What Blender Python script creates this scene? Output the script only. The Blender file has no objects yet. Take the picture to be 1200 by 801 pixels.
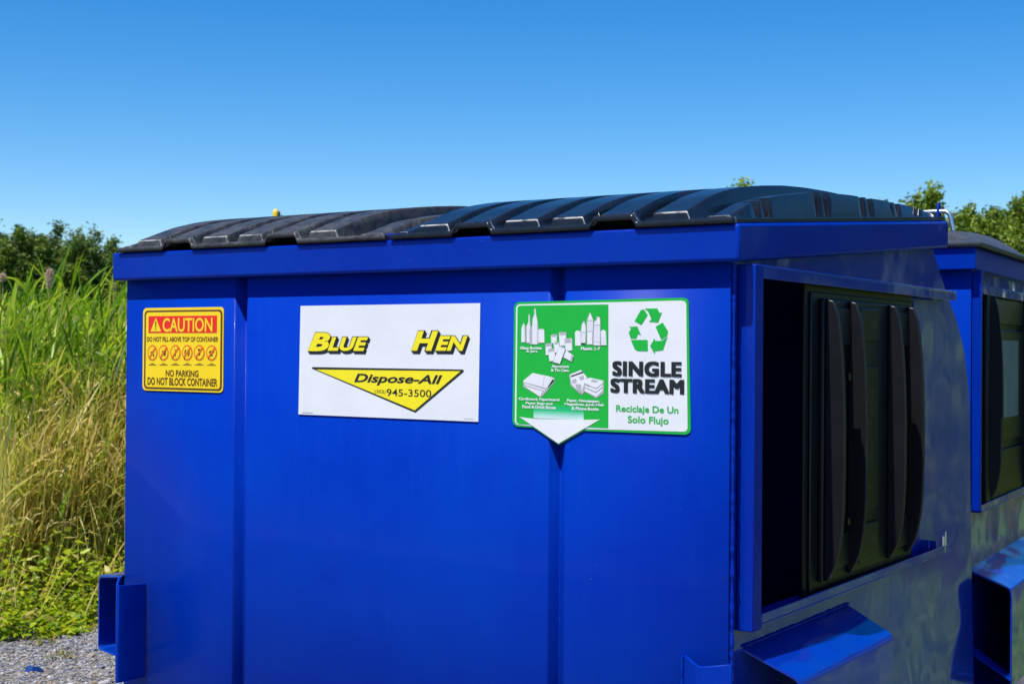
import bpy, bmesh, math, random
import numpy as np
from mathutils import Vector, Matrix

SC = bpy.context.scene
COL = SC.collection
R = math.radians

# ---------------------------------------------------------------- camera
cam = bpy.data.cameras.new('camera')
cam.lens = 49.53
cam.sensor_width = 36.0
cam.clip_end = 3000.0
cam.dof.use_dof = True
cam.dof.focus_distance = 3.6
cam.dof.aperture_fstop = 9.0
cam_ob = bpy.data.objects.new('camera', cam)
COL.objects.link(cam_ob)
cx = Vector((0.83316402, 0.55297535, 0.00748194))
cu = Vector((-0.00268935, -0.00947766, 0.99995147))
cf = Vector((-0.55301943, 0.83314371, 0.0064093))
m = Matrix((cx, cu, -cf)).transposed().to_4x4()
m.translation = Vector((1.2356, -2.6760, 1.55))
cam_ob.matrix_world = m
SC.camera = cam_ob

# ---------------------------------------------------------------- world and sun
SUN_AZ = 3.5      # degrees to the left of the direction the dumpster front faces
SUN_EL = 65.5
world = bpy.data.worlds.new('World')
SC.world = world
world.use_nodes = True
wn = world.node_tree
wn.nodes.clear()
sky = wn.nodes.new('ShaderNodeTexSky')
sky.sky_type = 'NISHITA'
sky.sun_disc = False
sky.sun_elevation = R(SUN_EL)
sky.sun_rotation = R(180 + SUN_AZ)
sky.altitude = 300
sky.air_density = 1.0
sky.dust_density = 0.0
sky.ozone_density = 5.0
hsv = wn.nodes.new('ShaderNodeHueSaturation')
hsv.inputs['Hue'].default_value = 0.504
hsv.inputs['Saturation'].default_value = 1.40
bg = wn.nodes.new('ShaderNodeBackground')
bg.inputs['Strength'].default_value = 0.113
wo = wn.nodes.new('ShaderNodeOutputWorld')
wn.links.new(sky.outputs[0], hsv.inputs['Color'])
wn.links.new(hsv.outputs[0], bg.inputs['Color'])
wn.links.new(bg.outputs[0], wo.inputs['Surface'])

sun = bpy.data.lights.new('sun', 'SUN')
sun.energy = 5.0
sun.angle = R(0.53)
sun.color = (1.0, 0.965, 0.90)
sun_ob = bpy.data.objects.new('sun', sun)
COL.objects.link(sun_ob)
sd = Vector((-math.sin(R(SUN_AZ)) * math.cos(R(SUN_EL)), -math.cos(R(SUN_AZ)) * math.cos(R(SUN_EL)), math.sin(R(SUN_EL))))
sun_ob.rotation_euler = sd.to_track_quat('Z', 'Y').to_euler()
sun_ob.location = sd * 50

SC.view_settings.view_transform = 'Standard'
SC.view_settings.look = 'None'
SC.view_settings.exposure = 0.40
SC.view_settings.gamma = 1.0
SC.cycles.max_bounces = 8

# ---------------------------------------------------------------- helpers
def tag(o, label=None, cat=None, group=None, kind=None):
    if label: o['label'] = label
    if cat: o['category'] = cat
    if group: o['group'] = group
    if kind: o['kind'] = kind
    return o

def empty(name, loc=(0, 0, 0), rz=0.0):
    o = bpy.data.objects.new(name, None)
    o.empty_display_size = 0.2
    COL.objects.link(o)
    o.location = loc
    o.rotation_euler = (0, 0, rz)
    return o

class MB:
    """collects polygons, then links them as ONE mesh object"""
    def __init__(self):
        self.v = []; self.f = []; self.mi = []
    def add(self, vs, fs, mi=0):
        b = len(self.v)
        self.v += [tuple(p) for p in vs]
        self.f += [tuple(b + i for i in f) for f in fs]
        self.mi += [mi] * len(fs)
    def box(self, x0, x1, y0, y1, z0, z1, mi=0):
        vs = [(x, y, z) for z in (z0, z1) for y in (y0, y1) for x in (x0, x1)]
        self.add(vs, [(0, 2, 3, 1), (4, 5, 7, 6), (0, 1, 5, 4), (2, 6, 7, 3), (0, 4, 6, 2), (1, 3, 7, 5)], mi)
    def prism(self, lo, hi, mi=0):
        n = len(lo)
        fs = [tuple(range(n))[::-1], tuple(range(n, 2 * n))]
        fs += [(i, (i + 1) % n, n + (i + 1) % n, n + i) for i in range(n)]
        self.add(list(lo) + list(hi), fs, mi)
    def tube(self, pts, r, n=10, mi=0, caps=True):
        pts = [Vector(p) for p in pts]
        rs = r if isinstance(r, (list, tuple)) else [r] * len(pts)
        vs = []
        t0 = (pts[1] - pts[0]).normalized()
        a = t0.orthogonal().normalized()
        for i, p in enumerate(pts):
            t = (pts[min(i + 1, len(pts) - 1)] - pts[max(i - 1, 0)]).normalized()
            a = (a - t * a.dot(t)).normalized()
            b = t.cross(a)
            for k in range(n):
                an = 2 * math.pi * k / n
                vs.append(p + (a * math.cos(an) + b * math.sin(an)) * rs[i])
        fs = []
        for i in range(len(pts) - 1):
            for k in range(n):
                k2 = (k + 1) % n
                fs.append((i * n + k, i * n + k2, (i + 1) * n + k2, (i + 1) * n + k))
        if caps:
            fs.append(tuple(range(n))[::-1])
            fs.append(tuple((len(pts) - 1) * n + k for k in range(n)))
        self.add(vs, fs, mi)
    def ball(self, c, r, n=10, mi=0):
        c = Vector(c); vs = []; fs = []
        for i in range(n + 1):
            th = math.pi * i / n
            for k in range(2 * n):
                ph = math.pi * k / n
                vs.append((c.x + r[0] * math.sin(th) * math.cos(ph), c.y + r[1] * math.sin(th) * math.sin(ph), c.z + r[2] * math.cos(th)))
        for i in range(n):
            for k in range(2 * n):
                k2 = (k + 1) % (2 * n)
                fs.append((i * 2 * n + k, (i + 1) * 2 * n + k, (i + 1) * 2 * n + k2, i * 2 * n + k2))
        self.add(vs, fs, mi)
    def poly(self, pts, y, mi=0):
        """flat polygon printed in the plane of the front panel (faces -y); concave allowed"""
        from mathutils.geometry import tessellate_polygon
        v3 = [Vector((p[0], y, p[1])) for p in pts]
        tris = tessellate_polygon([v3])
        fs = []
        for t in tris:
            a, b, c = (v3[i] for i in t)
            fs.append(t if (b - a).cross(c - a).y < 0 else t[::-1])
        self.add(v3, fs, mi)
    def build(self, name, mats, parent=None, bevel=0.0, segs=2, smooth=False, angle=40, merge=False):
        me = bpy.data.meshes.new(name)
        me.from_pydata(self.v, [], self.f)
        if not isinstance(mats, (list, tuple)): mats = [mats]
        for mm in mats: me.materials.append(mm)
        me.polygons.foreach_set('material_index', self.mi)
        if merge:
            bm = bmesh.new(); bm.from_mesh(me)
            bmesh.ops.remove_doubles(bm, verts=bm.verts, dist=1e-5)
            bmesh.ops.recalc_face_normals(bm, faces=bm.faces)
            bm.to_mesh(me); bm.free()
        me.validate(); me.update()
        o = bpy.data.objects.new(name, me)
        COL.objects.link(o)
        if parent is not None: o.parent = parent
        if bevel > 0:
            b = o.modifiers.new('bevel', 'BEVEL')
            b.width = bevel; b.segments = segs; b.limit_method = 'ANGLE'; b.angle_limit = R(35)
            b.harden_normals = False
        if smooth or bevel > 0:
            me.polygons.foreach_set('use_smooth', [True] * len(me.polygons))
            me.set_sharp_from_angle(angle=R(angle))
        if bevel > 0:
            me.polygons.foreach_set('use_smooth', [True] * len(me.polygons))
        return o

# ---------------------------------------------------------------- materials
def new_mat(name):
    m = bpy.data.materials.new(name)
    m.use_nodes = True
    nt = m.node_tree
    b = nt.nodes['Principled BSDF']
    return m, nt, b

def noise(nt, scale, detail=3.0, rough=0.5, coord='Object', vscale=None):
    tc = nt.nodes.new('ShaderNodeTexCoord')
    n = nt.nodes.new('ShaderNodeTexNoise')
    n.inputs['Scale'].default_value = scale
    n.inputs['Detail'].default_value = detail
    n.inputs['Roughness'].default_value = rough
    if vscale:
        mp = nt.nodes.new('ShaderNodeMapping')
        mp.inputs['Scale'].default_value = vscale
        nt.links.new(tc.outputs[coord], mp.inputs[0]); nt.links.new(mp.outputs[0], n.inputs['Vector'])
    else:
        nt.links.new(tc.outputs[coord], n.inputs['Vector'])
    return n

def ramp(nt, fac, stops):
    r = nt.nodes.new('ShaderNodeValToRGB')
    e = r.color_ramp.elements
    while len(e) < len(stops): e.new(0.5)
    for el, (p, c) in zip(e, stops):
        el.position = p
        el.color = (c[0], c[1], c[2], 1) if isinstance(c, (tuple, list)) else (c, c, c, 1)
    nt.links.new(fac, r.inputs[0])
    return r

def mix(nt, fac, a, b):
    n = nt.nodes.new('ShaderNodeMix'); n.data_type = 'RGBA'
    if hasattr(fac, 'is_output'): nt.links.new(fac, n.inputs[0])
    else: n.inputs[0].default_value = fac
    for s, k in ((a, 6), (b, 7)):
        if hasattr(s, 'is_output'): nt.links.new(s, n.inputs[k])
        else: n.inputs[k].default_value = (s[0], s[1], s[2], 1)
    return n.outputs[2]

def bump(nt, b, h, strength, dist, prev=None):
    n = nt.nodes.new('ShaderNodeBump')
    n.inputs['Strength'].default_value = strength
    n.inputs['Distance'].default_value = dist
    nt.links.new(h, n.inputs['Height'])
    if prev is not None: nt.links.new(prev, n.inputs['Normal'])
    nt.links.new(n.outputs[0], b.inputs['Normal'])
    if 'Coat Normal' in b.inputs: nt.links.new(n.outputs[0], b.inputs['Coat Normal'])
    return n.outputs[0]

def paint(name, col, wave, rough=0.4, coat=1.0, vs=(1, 1, 1), specks=True, wscale=2.2):
    m, nt, b = new_mat(name)
    n1 = noise(nt, 1.3, 5, .6)
    c1 = ramp(nt, n1.outputs[0], [(0.32, (col[0], col[1] * .68, col[2] * .90)), (0.68, (col[0], col[1] * 1.35, col[2] * 1.08))])
    out = c1.outputs[0]
    if specks:   # pale dust and small chips
        n2 = noise(nt, 160, 2, 0.6)
        s = ramp(nt, n2.outputs[0], [(0.70, 0.0), (0.74, 1.0)])
        n3 = noise(nt, 4.0, 3)
        s3 = ramp(nt, n3.outputs[0], [(0.5, 0.0), (0.72, 0.5)])
        mu = nt.nodes.new('ShaderNodeMath'); mu.operation = 'MULTIPLY'
        nt.links.new(s.outputs[0], mu.inputs[0]); nt.links.new(s3.outputs[0], mu.inputs[1])
        out = mix(nt, mu.outputs[0], out, (0.18, 0.28, 0.48))
        # thin film of road dust, in faint vertical run marks
        n4 = noise(nt, 6.0, 5, 0.65, vscale=(9, 9, 0.7))
        s4 = ramp(nt, n4.outputs[0], [(0.50, 0.0), (0.85, 0.03)])
        out = mix(nt, s4.outputs[0], out, (0.06, 0.16, 0.36))
    nt.links.new(out, b.inputs['Base Color'])
    b.inputs['Roughness'].default_value = rough
    b.inputs['Specular IOR Level'].default_value = 0.06
    b.inputs['Coat Weight'].default_value = coat
    b.inputs['Coat Roughness'].default_value = 0.05
    b.inputs['Coat IOR'].default_value = 1.5 if coat < .9 else 1.52
    w = noise(nt, wscale, 2.0, 0.5, vscale=vs)
    nb = bump(nt, b, w.outputs[0], 1.0, wave)
    w2 = noise(nt, 11, 2.0, 0.5, vscale=(1, 1, .6))
    nb = bump(nt, b, w2.outputs[0], 1.0, wave * .015, nb)
    f = noise(nt, 420, 2)
    bump(nt, b, f.outputs[0], 0.06, 0.0006, nb)
    return m

BLUE = (0.0001, 0.027, 0.325)
M_BLUE = paint('blue_paint', BLUE, 0.004, coat=0.04)
M_SIDE = paint('blue_paint_side', BLUE, 0.028, rough=0.45, coat=1.0, vs=(1, 1, 1.0), wscale=1.9)
M_RIM = paint('blue_paint_rim', (0.0001, 0.024, 0.31), 0.002, coat=0.10, wscale=5)

def simple(name, col, rough=0.5, metal=0.0, spec=0.5):
    m, nt, b = new_mat(name)
    n = noise(nt, 30, 3)
    c = ramp(nt, n.outputs[0], [(0.3, [t * 0.97 for t in col]), (0.7, [min(1, t * 1.03) for t in col])])
    nt.links.new(c.outputs[0], b.inputs['Base Color'])
    b.inputs['Roughness'].default_value = rough
    b.inputs['Metallic'].default_value = metal
    b.inputs['Specular IOR Level'].default_value = spec
    return m

def plastic(name, col, rough, dust=0.0, dustcol=(0.17, 0.155, 0.14), lo=0.42, hi=0.62, edge_glint=0.0, grain=0.15):
    m, nt, b = new_mat(name)
    out = None
    n0 = noise(nt, 8, 4)
    c0 = ramp(nt, n0.outputs[0], [(0.3, [t * 0.8 for t in col]), (0.7, [t * 1.2 for t in col])])
    out = c0.outputs[0]
    if dust > 0:
        n1 = noise(nt, 26, 8, 0.75)
        s = ramp(nt, n1.outputs[0], [(lo, 0.12 * dust), (hi, dust)])
        n2 = noise(nt, 260, 3, 0.7)
        s2 = ramp(nt, n2.outputs[0], [(0.35, 0.45), (0.65, 1.0)])
        mu = nt.nodes.new('ShaderNodeMath'); mu.operation = 'MULTIPLY'
        nt.links.new(s.outputs[0], mu.inputs[0]); nt.links.new(s2.outputs[0], mu.inputs[1])
        out = mix(nt, mu.outputs[0], out, dustcol)
        rr = ramp(nt, mu.outputs[0], [(0.0, rough), (0.8, min(1, rough + 0.35))])
        nt.links.new(rr.outputs[0], b.inputs['Roughness'])
    else:
        b.inputs['Roughness'].default_value = rough
    if edge_glint > 0:      # sun highlights on rib and lip edges, painted as broken pale lines
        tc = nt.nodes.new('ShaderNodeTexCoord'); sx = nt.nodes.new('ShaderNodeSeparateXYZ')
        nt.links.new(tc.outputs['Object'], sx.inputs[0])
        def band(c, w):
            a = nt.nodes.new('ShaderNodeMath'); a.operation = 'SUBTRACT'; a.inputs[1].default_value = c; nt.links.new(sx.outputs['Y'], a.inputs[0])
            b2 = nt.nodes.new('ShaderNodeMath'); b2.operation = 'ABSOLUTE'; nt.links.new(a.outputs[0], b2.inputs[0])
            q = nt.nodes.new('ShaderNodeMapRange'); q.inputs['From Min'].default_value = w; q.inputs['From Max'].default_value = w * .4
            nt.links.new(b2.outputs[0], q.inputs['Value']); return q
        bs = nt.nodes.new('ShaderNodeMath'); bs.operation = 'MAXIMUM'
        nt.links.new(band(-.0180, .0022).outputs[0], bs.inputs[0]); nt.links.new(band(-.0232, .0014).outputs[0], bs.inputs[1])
        ns = noise(nt, 22, 4, .7); sr = ramp(nt, ns.outputs[0], [(.40, .05), (.56, edge_glint)])
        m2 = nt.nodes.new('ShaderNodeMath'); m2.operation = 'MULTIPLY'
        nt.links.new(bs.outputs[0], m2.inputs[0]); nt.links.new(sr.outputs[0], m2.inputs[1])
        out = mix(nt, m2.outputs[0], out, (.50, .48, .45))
    nt.links.new(out, b.inputs['Base Color'])
    b.inputs['Specular IOR Level'].default_value = .38
    f = noise(nt, 300, 3, 0.6)
    bump(nt, b, f.outputs[0], grain, 0.0008)
    return m

M_LID = plastic('black_lid_plastic', (0.008, 0.010, 0.015), 0.22, 0.05, (0.16, 0.17, 0.19), edge_glint=0.8)
M_LIDDUST = plastic('dusty_lid_plastic', (0.012, 0.012, 0.014), 0.38, 0.48, (0.19, 0.18, 0.165), 0.40, 0.68, edge_glint=0.6)
M_DOOR = plastic('black_door_plastic', (0.006, 0.006, 0.008), 0.42, 0.03, (0.06, 0.06, 0.05), grain=0.04)
M_DARK = simple('bare_dark_steel', (0.02, 0.022, 0.03), 0.6)
M_STEEL = simple('galvanised_steel', (0.62, 0.64, 0.66), 0.32, 0.9)
M_WHITE = simple('white_vinyl', (0.72, 0.71, 0.73), 0.35)
def white_vinyl():
    m, nt, b = new_mat('white_vinyl_scuffed')
    n = noise(nt, 85, 2, .6); s_ = ramp(nt, n.outputs[0], [(.735, 0.0), (.76, .55)])
    n2 = noise(nt, 7, 4, .6); s2 = ramp(nt, n2.outputs[0], [(.35, (.70, .69, .71)), (.7, (.75, .745, .76))])
    nt.links.new(mix(nt, s_.outputs[0], s2.outputs[0], (.42, .45, .52)), b.inputs['Base Color'])
    b.inputs['Roughness'].default_value = .4
    bump(nt, b, n2.outputs[0], .5, .002)
    return m
M_WHITE = white_vinyl()
M_YELL = simple('yellow_print', (0.86, 0.70, 0.01), 0.35)
M_AMB = simple('amber_vinyl', (0.88, 0.60, 0.004), 0.35)
M_RED = simple('red_print', (0.78, 0.012, 0.008), 0.35)
M_ORA = simple('orange_print', (0.75, 0.13, 0.01), 0.35)
M_INK = simple('black_print', (0.012, 0.010, 0.012), 0.35)
M_BRN = simple('brown_print', (0.10, 0.035, 0.004), 0.35)
M_GRN = simple('green_print', (0.006, 0.40, 0.035), 0.35)
M_GRN2 = simple('light_green_print', (0.02, 0.48, 0.16), 0.35)
M_GRN3 = simple('pale_green_print', (0.25, 0.68, 0.42), 0.35)
M_GREY = simple('grey_print', (0.42, 0.40, 0.42), 0.4)
M_PALE = simple('pale_grey_print', (0.66, 0.65, 0.67), 0.4)
M_YPOLE = simple('yellow_post_paint', (0.75, 0.50, 0.01), 0.45)

# ---------------------------------------------------------------- lettering
def text_polys(s, bold=0.0, shear=0.0, space=1.0):
    cu_ = bpy.data.curves.new('t', 'FONT')
    cu_.body = s
    cu_.offset = bold
    cu_.shear = shear
    cu_.space_character = space
    cu_.resolution_u = 4
    o = bpy.data.objects.new('t', cu_)
    COL.objects.link(o)
    dg = bpy.context.evaluated_depsgraph_get()
    me = bpy.data.meshes.new_from_object(o.evaluated_get(dg))
    vs = [(v.co.x, v.co.y) for v in me.vertices]
    fs = [tuple(p.vertices) for p in me.polygons]
    bpy.data.objects.remove(o); bpy.data.curves.remove(cu_); bpy.data.meshes.remove(me)
    return vs, fs

def add_text(mb, s, rect, y, mi=0, bold=0.0, shear=0.0, space=1.0, dx=0.0, dz=0.0):
    vs, fs = text_polys(s, bold, shear, space)
    xs = [v[0] for v in vs]; ys = [v[1] for v in vs]
    x0, z0, x1, z1 = rect
    sx = (x1 - x0) / (max(xs) - min(xs)); sz = (z1 - z0) / (max(ys) - min(ys))
    mb.add([(x0 + (v[0] - min(xs)) * sx + dx, y, z0 + (v[1] - min(ys)) * sz + dz) for v in vs], fs, mi)

def line(st, s_, rect, mat, y, bold=0.0, shear=0.0, space=1.0):
    mb = MB(); add_text(mb, s_, rect, y, 0, bold, shear, space)
    return mb.build('lettering', mat, st)

def heavy(s_, rect, mat, y, d):
    """extra heavy lettering: strokes thickened sideways and up"""
    mb = MB(); k = 0
    for dx in (-d, -d * .5, 0, d * .5, d):
        for dz in (-d * .5, d * .5):
            x0, z0, x1, z1 = rect
            add_text(mb, s_, (x0 + d + dx, z0 + d * .5 + dz, x1 - d + dx, z1 - d * .5 + dz), y - .00008 * k, 0, 0.0, 0, 1.10); k += 1
    return mb.build('lettering', mat, st)

def rounded(rect, r, n=5):
    x0, z0, x1, z1 = rect
    pts = []
    for cx_, cz_, a0 in ((x1 - r, z1 - r, 0), (x0 + r, z1 - r, 90), (x0 + r, z0 + r, 180), (x1 - r, z0 + r, 270)):
        for k in range(n + 1):
            a = R(a0 + 90 * k / n)
            pts.append((cx_ + r * math.cos(a), cz_ + r * math.sin(a)))
    return pts

def rect_pts(rc):
    return [(rc[0], rc[1]), (rc[2], rc[1]), (rc[2], rc[3]), (rc[0], rc[3])]

def inset(rc, d):
    return (rc[0] + d, rc[1] + d, rc[2] - d, rc[3] - d)

def plate(pts, y0, y1):
    mb = MB()
    a = sum(pts[i][0] * pts[(i + 1) % len(pts)][1] - pts[(i + 1) % len(pts)][0] * pts[i][1] for i in range(len(pts)))
    if a < 0: pts = pts[::-1]
    mb.poly(pts, y0)
    n = len(pts)
    vs = [(p[0], y0, p[1]) for p in pts] + [(p[0], y1, p[1]) for p in pts]
    mb.add(vs, [(i, n + i, n + (i + 1) % n, (i + 1) % n) for i in range(n)])
    return mb

# ---------------------------------------------------------------- dumpster parts
def catmull(table, n=240):
    xs = np.array([t[0] for t in table]); ys = np.array([t[1] for t in table])
    q = np.linspace(xs[0], xs[-1], n)
    v = np.interp(q, xs, ys)
    k = np.hanning(17); k /= k.sum()
    vp = np.pad(v, 8, mode='edge')
    s = np.convolve(vp, k, 'valid')
    w = np.clip(np.minimum(np.arange(n), np.arange(n)[::-1]) / 8.0, 0, 1)
    return q, v * (1 - w) + s * w

def sstep(x, a, b):
    t = np.clip((x - a) / (b - a), 0, 1)
    return t * t * (3 - 2 * t)

EM = catmull([(-.017, .032), (0, .038), (.05, .052), (.1, .066), (.19, .081), (.28, .089), (.38, .093), (.5, .095), (.64, .092), (.8, .084), (.94, .074), (1.1, .064), (1.2, .056), (1.3, .042), (1.38, .026), (1.43, .014)])
EE = catmull([(-.014, .018), (.01, .024), (.1, .047), (.24, .063), (.466, .074), (.69, .069), (.95, .057), (1.2, .041), (1.36, .022), (1.43, .013)])
EV = catmull([(-.014, .013), (.05, .014), (.1, .015), (.19, .017), (.28, .020), (.5, .025), (.64, .026), (.94, .024), (1.2, .020), (1.38, .016), (1.43, .012)])

def make_lid(parent, x0, x1, ribs, raised, edge_l, edge_r, notch_side, mat, zr, rise, depth, crown=0.0, label=None):
    """moulded ribbed lid; heights are measured above the top plane of the rim"""
    notch_y = [(.105, .125), (.15, .185), (.45, .475), (.505, .535), (.755, .78), (.81, .84), (.985, 1.005), (1.03, 1.055), (1.17, 1.19), (1.21, 1.235)]
    ks = depth / 1.42
    ys = {-.034, -.0328, -.031, -.026, -.023, -.0215, -.0205, -.0195, -.0185, -.0165, -.015, -.010, -.004, .008}
    ys |= set(np.round(np.arange(.02, 1.40, .03), 4))
    for a, b in notch_y:
        ys |= {a - .006, a, b, b + .006}
    ys |= {1.40, 1.415, 1.43}
    ys = np.array(sorted(ys))
    xs = [x0, x0 + .003, x0 + .009, x0 + .012]
    xs += list(np.arange(x0 + .016, x1 - .014, .003))
    xs += [x1 - .012, x1 - .009, x1 - .003, x1]
    xs = np.array(xs)
    V = []
    rows = []
    for yi, y in enumerate(ys):
        em = np.interp(y, *EM); ee = np.interp(y, *EE); ev = np.interp(y, *EV)
        inn = 0.0
        for a, b in notch_y:
            if a <= y <= b: inn = .024
        face = float(np.interp(y, [-.0215, -.0205, -.0185, -.015], [0, .70, .91, 1]))
        nub = .013
        h = np.full(len(xs), nub) + (ev - nub) * face * sstep(xs, x0 + .01, x0 + .03) * (1 - sstep(xs, x1 - .03, x1 - .01))
        flank = .007 + .003 * min(1, max(0, y) / .25)
        for a, b in ribs:
            bx = sstep(xs, a - flank * .5, a + flank * .5) * (1 - sstep(xs, b - flank * .6, b + flank * .6))
            h = np.where(bx > 0, np.maximum(h, h + (nub + (em - nub) * face - h) * bx), h)
        for (a, b, side) in ((edge_l[0], edge_l[1], -1), (edge_r[0], edge_r[1], 1)):
            a2, b2 = a, b
            if side == notch_side:
                if side > 0: b2 = b - inn
                else: a2 = a + inn
            fl = .006
            bx = sstep(xs, a2 - fl, a2 + fl) * (1 - sstep(xs, b2 - fl * .5, b2 + fl * .5))
            h = np.where(bx > 0, np.maximum(h, h + (nub + (ee - nub) * face - h) * bx), h)
        rz = np.zeros(len(xs))
        if y < .01:
            for a, b in raised:
                rz = np.maximum(rz, sstep(xs, a - .016, a - .002) * (1 - sstep(xs, b + .002, b + .016)) * .017)
            rz = np.where(h > nub + .012, 0, rz * (1 - sstep(y, -.022, .008)) if y > -.022 else rz)
        h = h + rz
        # outer edges turn down
        h[0] = .001; h[-1] = .001
        if y == -.0328: h = h - .0022
        if y == -.034: h = h - .005
        if yi == 0:
            h = np.full(len(xs), .000) + rz
        cr = crown * np.sin(np.pi * np.clip((xs - x0) / (x1 - x0), 0, 1)) * math.sin(math.pi * min(1, max(0, y / 1.43)))
        z = zr + rise * max(0.0, y) + h + cr
        yy = y if y < 0 else y * ks
        rows.append([(float(xx), float(yy), float(zz)) for xx, zz in zip(xs, z)])
        if yi == 0:
            rows.append([(float(xx), float(yy) - .001, float(zr + .0075 + r_)) for xx, r_ in zip(xs, rz)])
    n = len(xs)
    mb = MB()
    vs = [p for r_ in rows for p in r_]
    fs = [(j * n + i, j * n + i + 1, (j + 1) * n + i + 1, (j + 1) * n + i) for j in range(len(rows) - 1) for i in range(n - 1)]
    mb.add(vs, fs)
    o = mb.build('lid', mat, parent, smooth=True, angle=66)
    s = o.modifiers.new('thickness', 'SOLIDIFY'); s.thickness = .004; s.offset = -1
    if label: o['label'] = label
    return o

def panel_with_hole(name, outer, hole, x, th, mat, parent):
    """sheet in the plane x, outline given as (y, z), thickness th towards -x"""
    from mathutils.geometry import tessellate_polygon
    lp = [[Vector((p[0], p[1], 0)) for p in outer]]
    if hole: lp.append([Vector((p[0], p[1], 0)) for p in hole])
    flat = [p for l in lp for p in l]
    tris = tessellate_polygon(lp)
    mb = MB(); n = len(flat)
    vs = [(x, p.x, p.y) for p in flat] + [(x - th, p.x, p.y) for p in flat]
    fs = []
    for t in tris:
        a, b, c = (flat[i] for i in t)
        t = t if (b - a).cross(c - a).z > 0 else t[::-1]
        fs.append(tuple(t)); fs.append(tuple(i + n for i in t[::-1]))
    k = 0
    for l in lp:
        for i in range(len(l)):
            a, b = k + i, k + (i + 1) % len(l)
            fs.append((a, a + n, b + n, b))
        k += len(l)
    mb.add(vs, fs)
    return mb.build(name, mat, parent, merge=True)

W = 1.829
def front_panel(parent, zb, zt, mat):
    path = [(-W, 0), (-1.414, 0), (-1.400, .030), (-1.368, 0), (-.440, 0), (-.426, .030), (-.397, 0), (0, 0)]
    # round every corner of the pressing a little
    pts = []
    for i, p in enumerate(path):
        if i in (0, len(path) - 1): pts.append(p); continue
        a = Vector(path[i - 1]); b = Vector(p); c = Vector(path[i + 1]); r = .004
        p0 = b + (a - b).normalized() * r; p2 = b + (c - b).normalized() * r
        for k in range(4):
            t = k / 3
            q = p0 * (1 - t) ** 2 + b * 2 * t * (1 - t) + p2 * t * t
            pts.append((q.x, q.y))
    zs = list(np.linspace(zb, zt, 3))
    mb = MB(); n = len(pts)
    mb.add([(p[0], p[1], z) for z in zs for p in pts], [(j * n + i, j * n + i + 1, (j + 1) * n + i + 1, (j + 1) * n + i) for j in range(len(zs) - 1) for i in range(n - 1)])
    o = mb.build('front_panel', mat, parent, smooth=True, angle=60)
    s = o.modifiers.new('thickness', 'SOLIDIFY'); s.thickness = .004; s.offset = -1
    return o

def top_rim(parent, rise, depth, zt, h, mat):
    ox, oy, t = .032, .027, .055
    def ring(d, dz):
        return [(-W - ox + d, -oy + d, dz), (ox - d, -oy + d, dz), (ox - d, depth - d, dz + rise * (depth - d)), (-W - ox + d, depth - d, dz + rise * (depth - d))]
    mb = MB()
    A = ring(0, zt - h); B = ring(0, zt); C_ = ring(t, zt); D = ring(t, zt - h)
    vs = A + B + C_ + D
    fs = []
    for k in range(4):
        for i in range(4):
            fs.append((k * 4 + i, k * 4 + (i + 1) % 4, ((k + 1) % 4) * 4 + (i + 1) % 4, ((k + 1) % 4) * 4 + i))
    mb.add(vs, fs)
    return mb.build('top_rim', mat, parent, bevel=.007, segs=3, merge=True)

def weld(parent, pts, r=.0028):
    """uneven bead of weld along a line"""
    mb = MB(); rnd = random.Random(5)
    p = []; rs = []
    for a, b in zip(pts[:-1], pts[1:]):
        a = Vector(a); b = Vector(b); n = max(2, int((b - a).length / .007))
        for i in range(n):
            p.append(a.lerp(b, i / n)); rs.append(r * rnd.uniform(.6, 1.5))
    p.append(Vector(pts[-1])); rs.append(r)
    mb.tube(p, rs, 5)
    return mb.build('weld_bead', M_BLUE, parent, smooth=True, angle=80)

def fork_pocket(parent, side, zi, y0, y1, wd=.116, dz=.058):
    """open steel sleeve along the side; side=+1 right, -1 left"""
    xb = 0.0 if side > 0 else -W
    s = side; hh = .20 + dz; t = .006
    P = lambda x, y, z: (xb + s * x, y, z)
    mb = MB()
    # top plate, outer wall with a small bend, bottom plate
    prof = [(0, zi), (wd - .012, zi - dz + .004), (wd - .003, zi - dz - .004), (wd, zi - dz - .016), (wd, zi - hh), (wd - .01, zi - hh - .01), (0, zi - hh - .01)]
    inner = [(0, zi - t), (wd - .015, zi - dz - .003), (wd - .009, zi - dz - .010), (wd - t, zi - dz - .018), (wd - t, zi - hh + .002), (wd - .012, zi - hh - .004), (0, zi - hh - .004)]
    ysl = [(y0, y0 + .045), (y1, y1)]
    n = len(prof)
    vs = []
    for yy in ysl:
        for pr_ in (prof, inner):
            for (x, z) in pr_:
                vs.append(P(x, yy[0] + (yy[1] - yy[0]) * x / wd, z))
    fs = []
    for i in range(n - 1):
        fs.append((i, i + 1, 2 * n + i + 1, 2 * n + i))
        fs.append((n + i + 1, n + i, 3 * n + i, 3 * n + i + 1))
        fs.append((i + 1, i, n + i, n + i + 1))
        fs.append((2 * n + i, 2 * n + i + 1, 3 * n + i + 1, 3 * n + i))
    mb.add(vs, fs)
    o = mb.build('fork_pocket', M_SIDE, parent, bevel=.0015, segs=1, merge=True)
    return o

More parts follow.
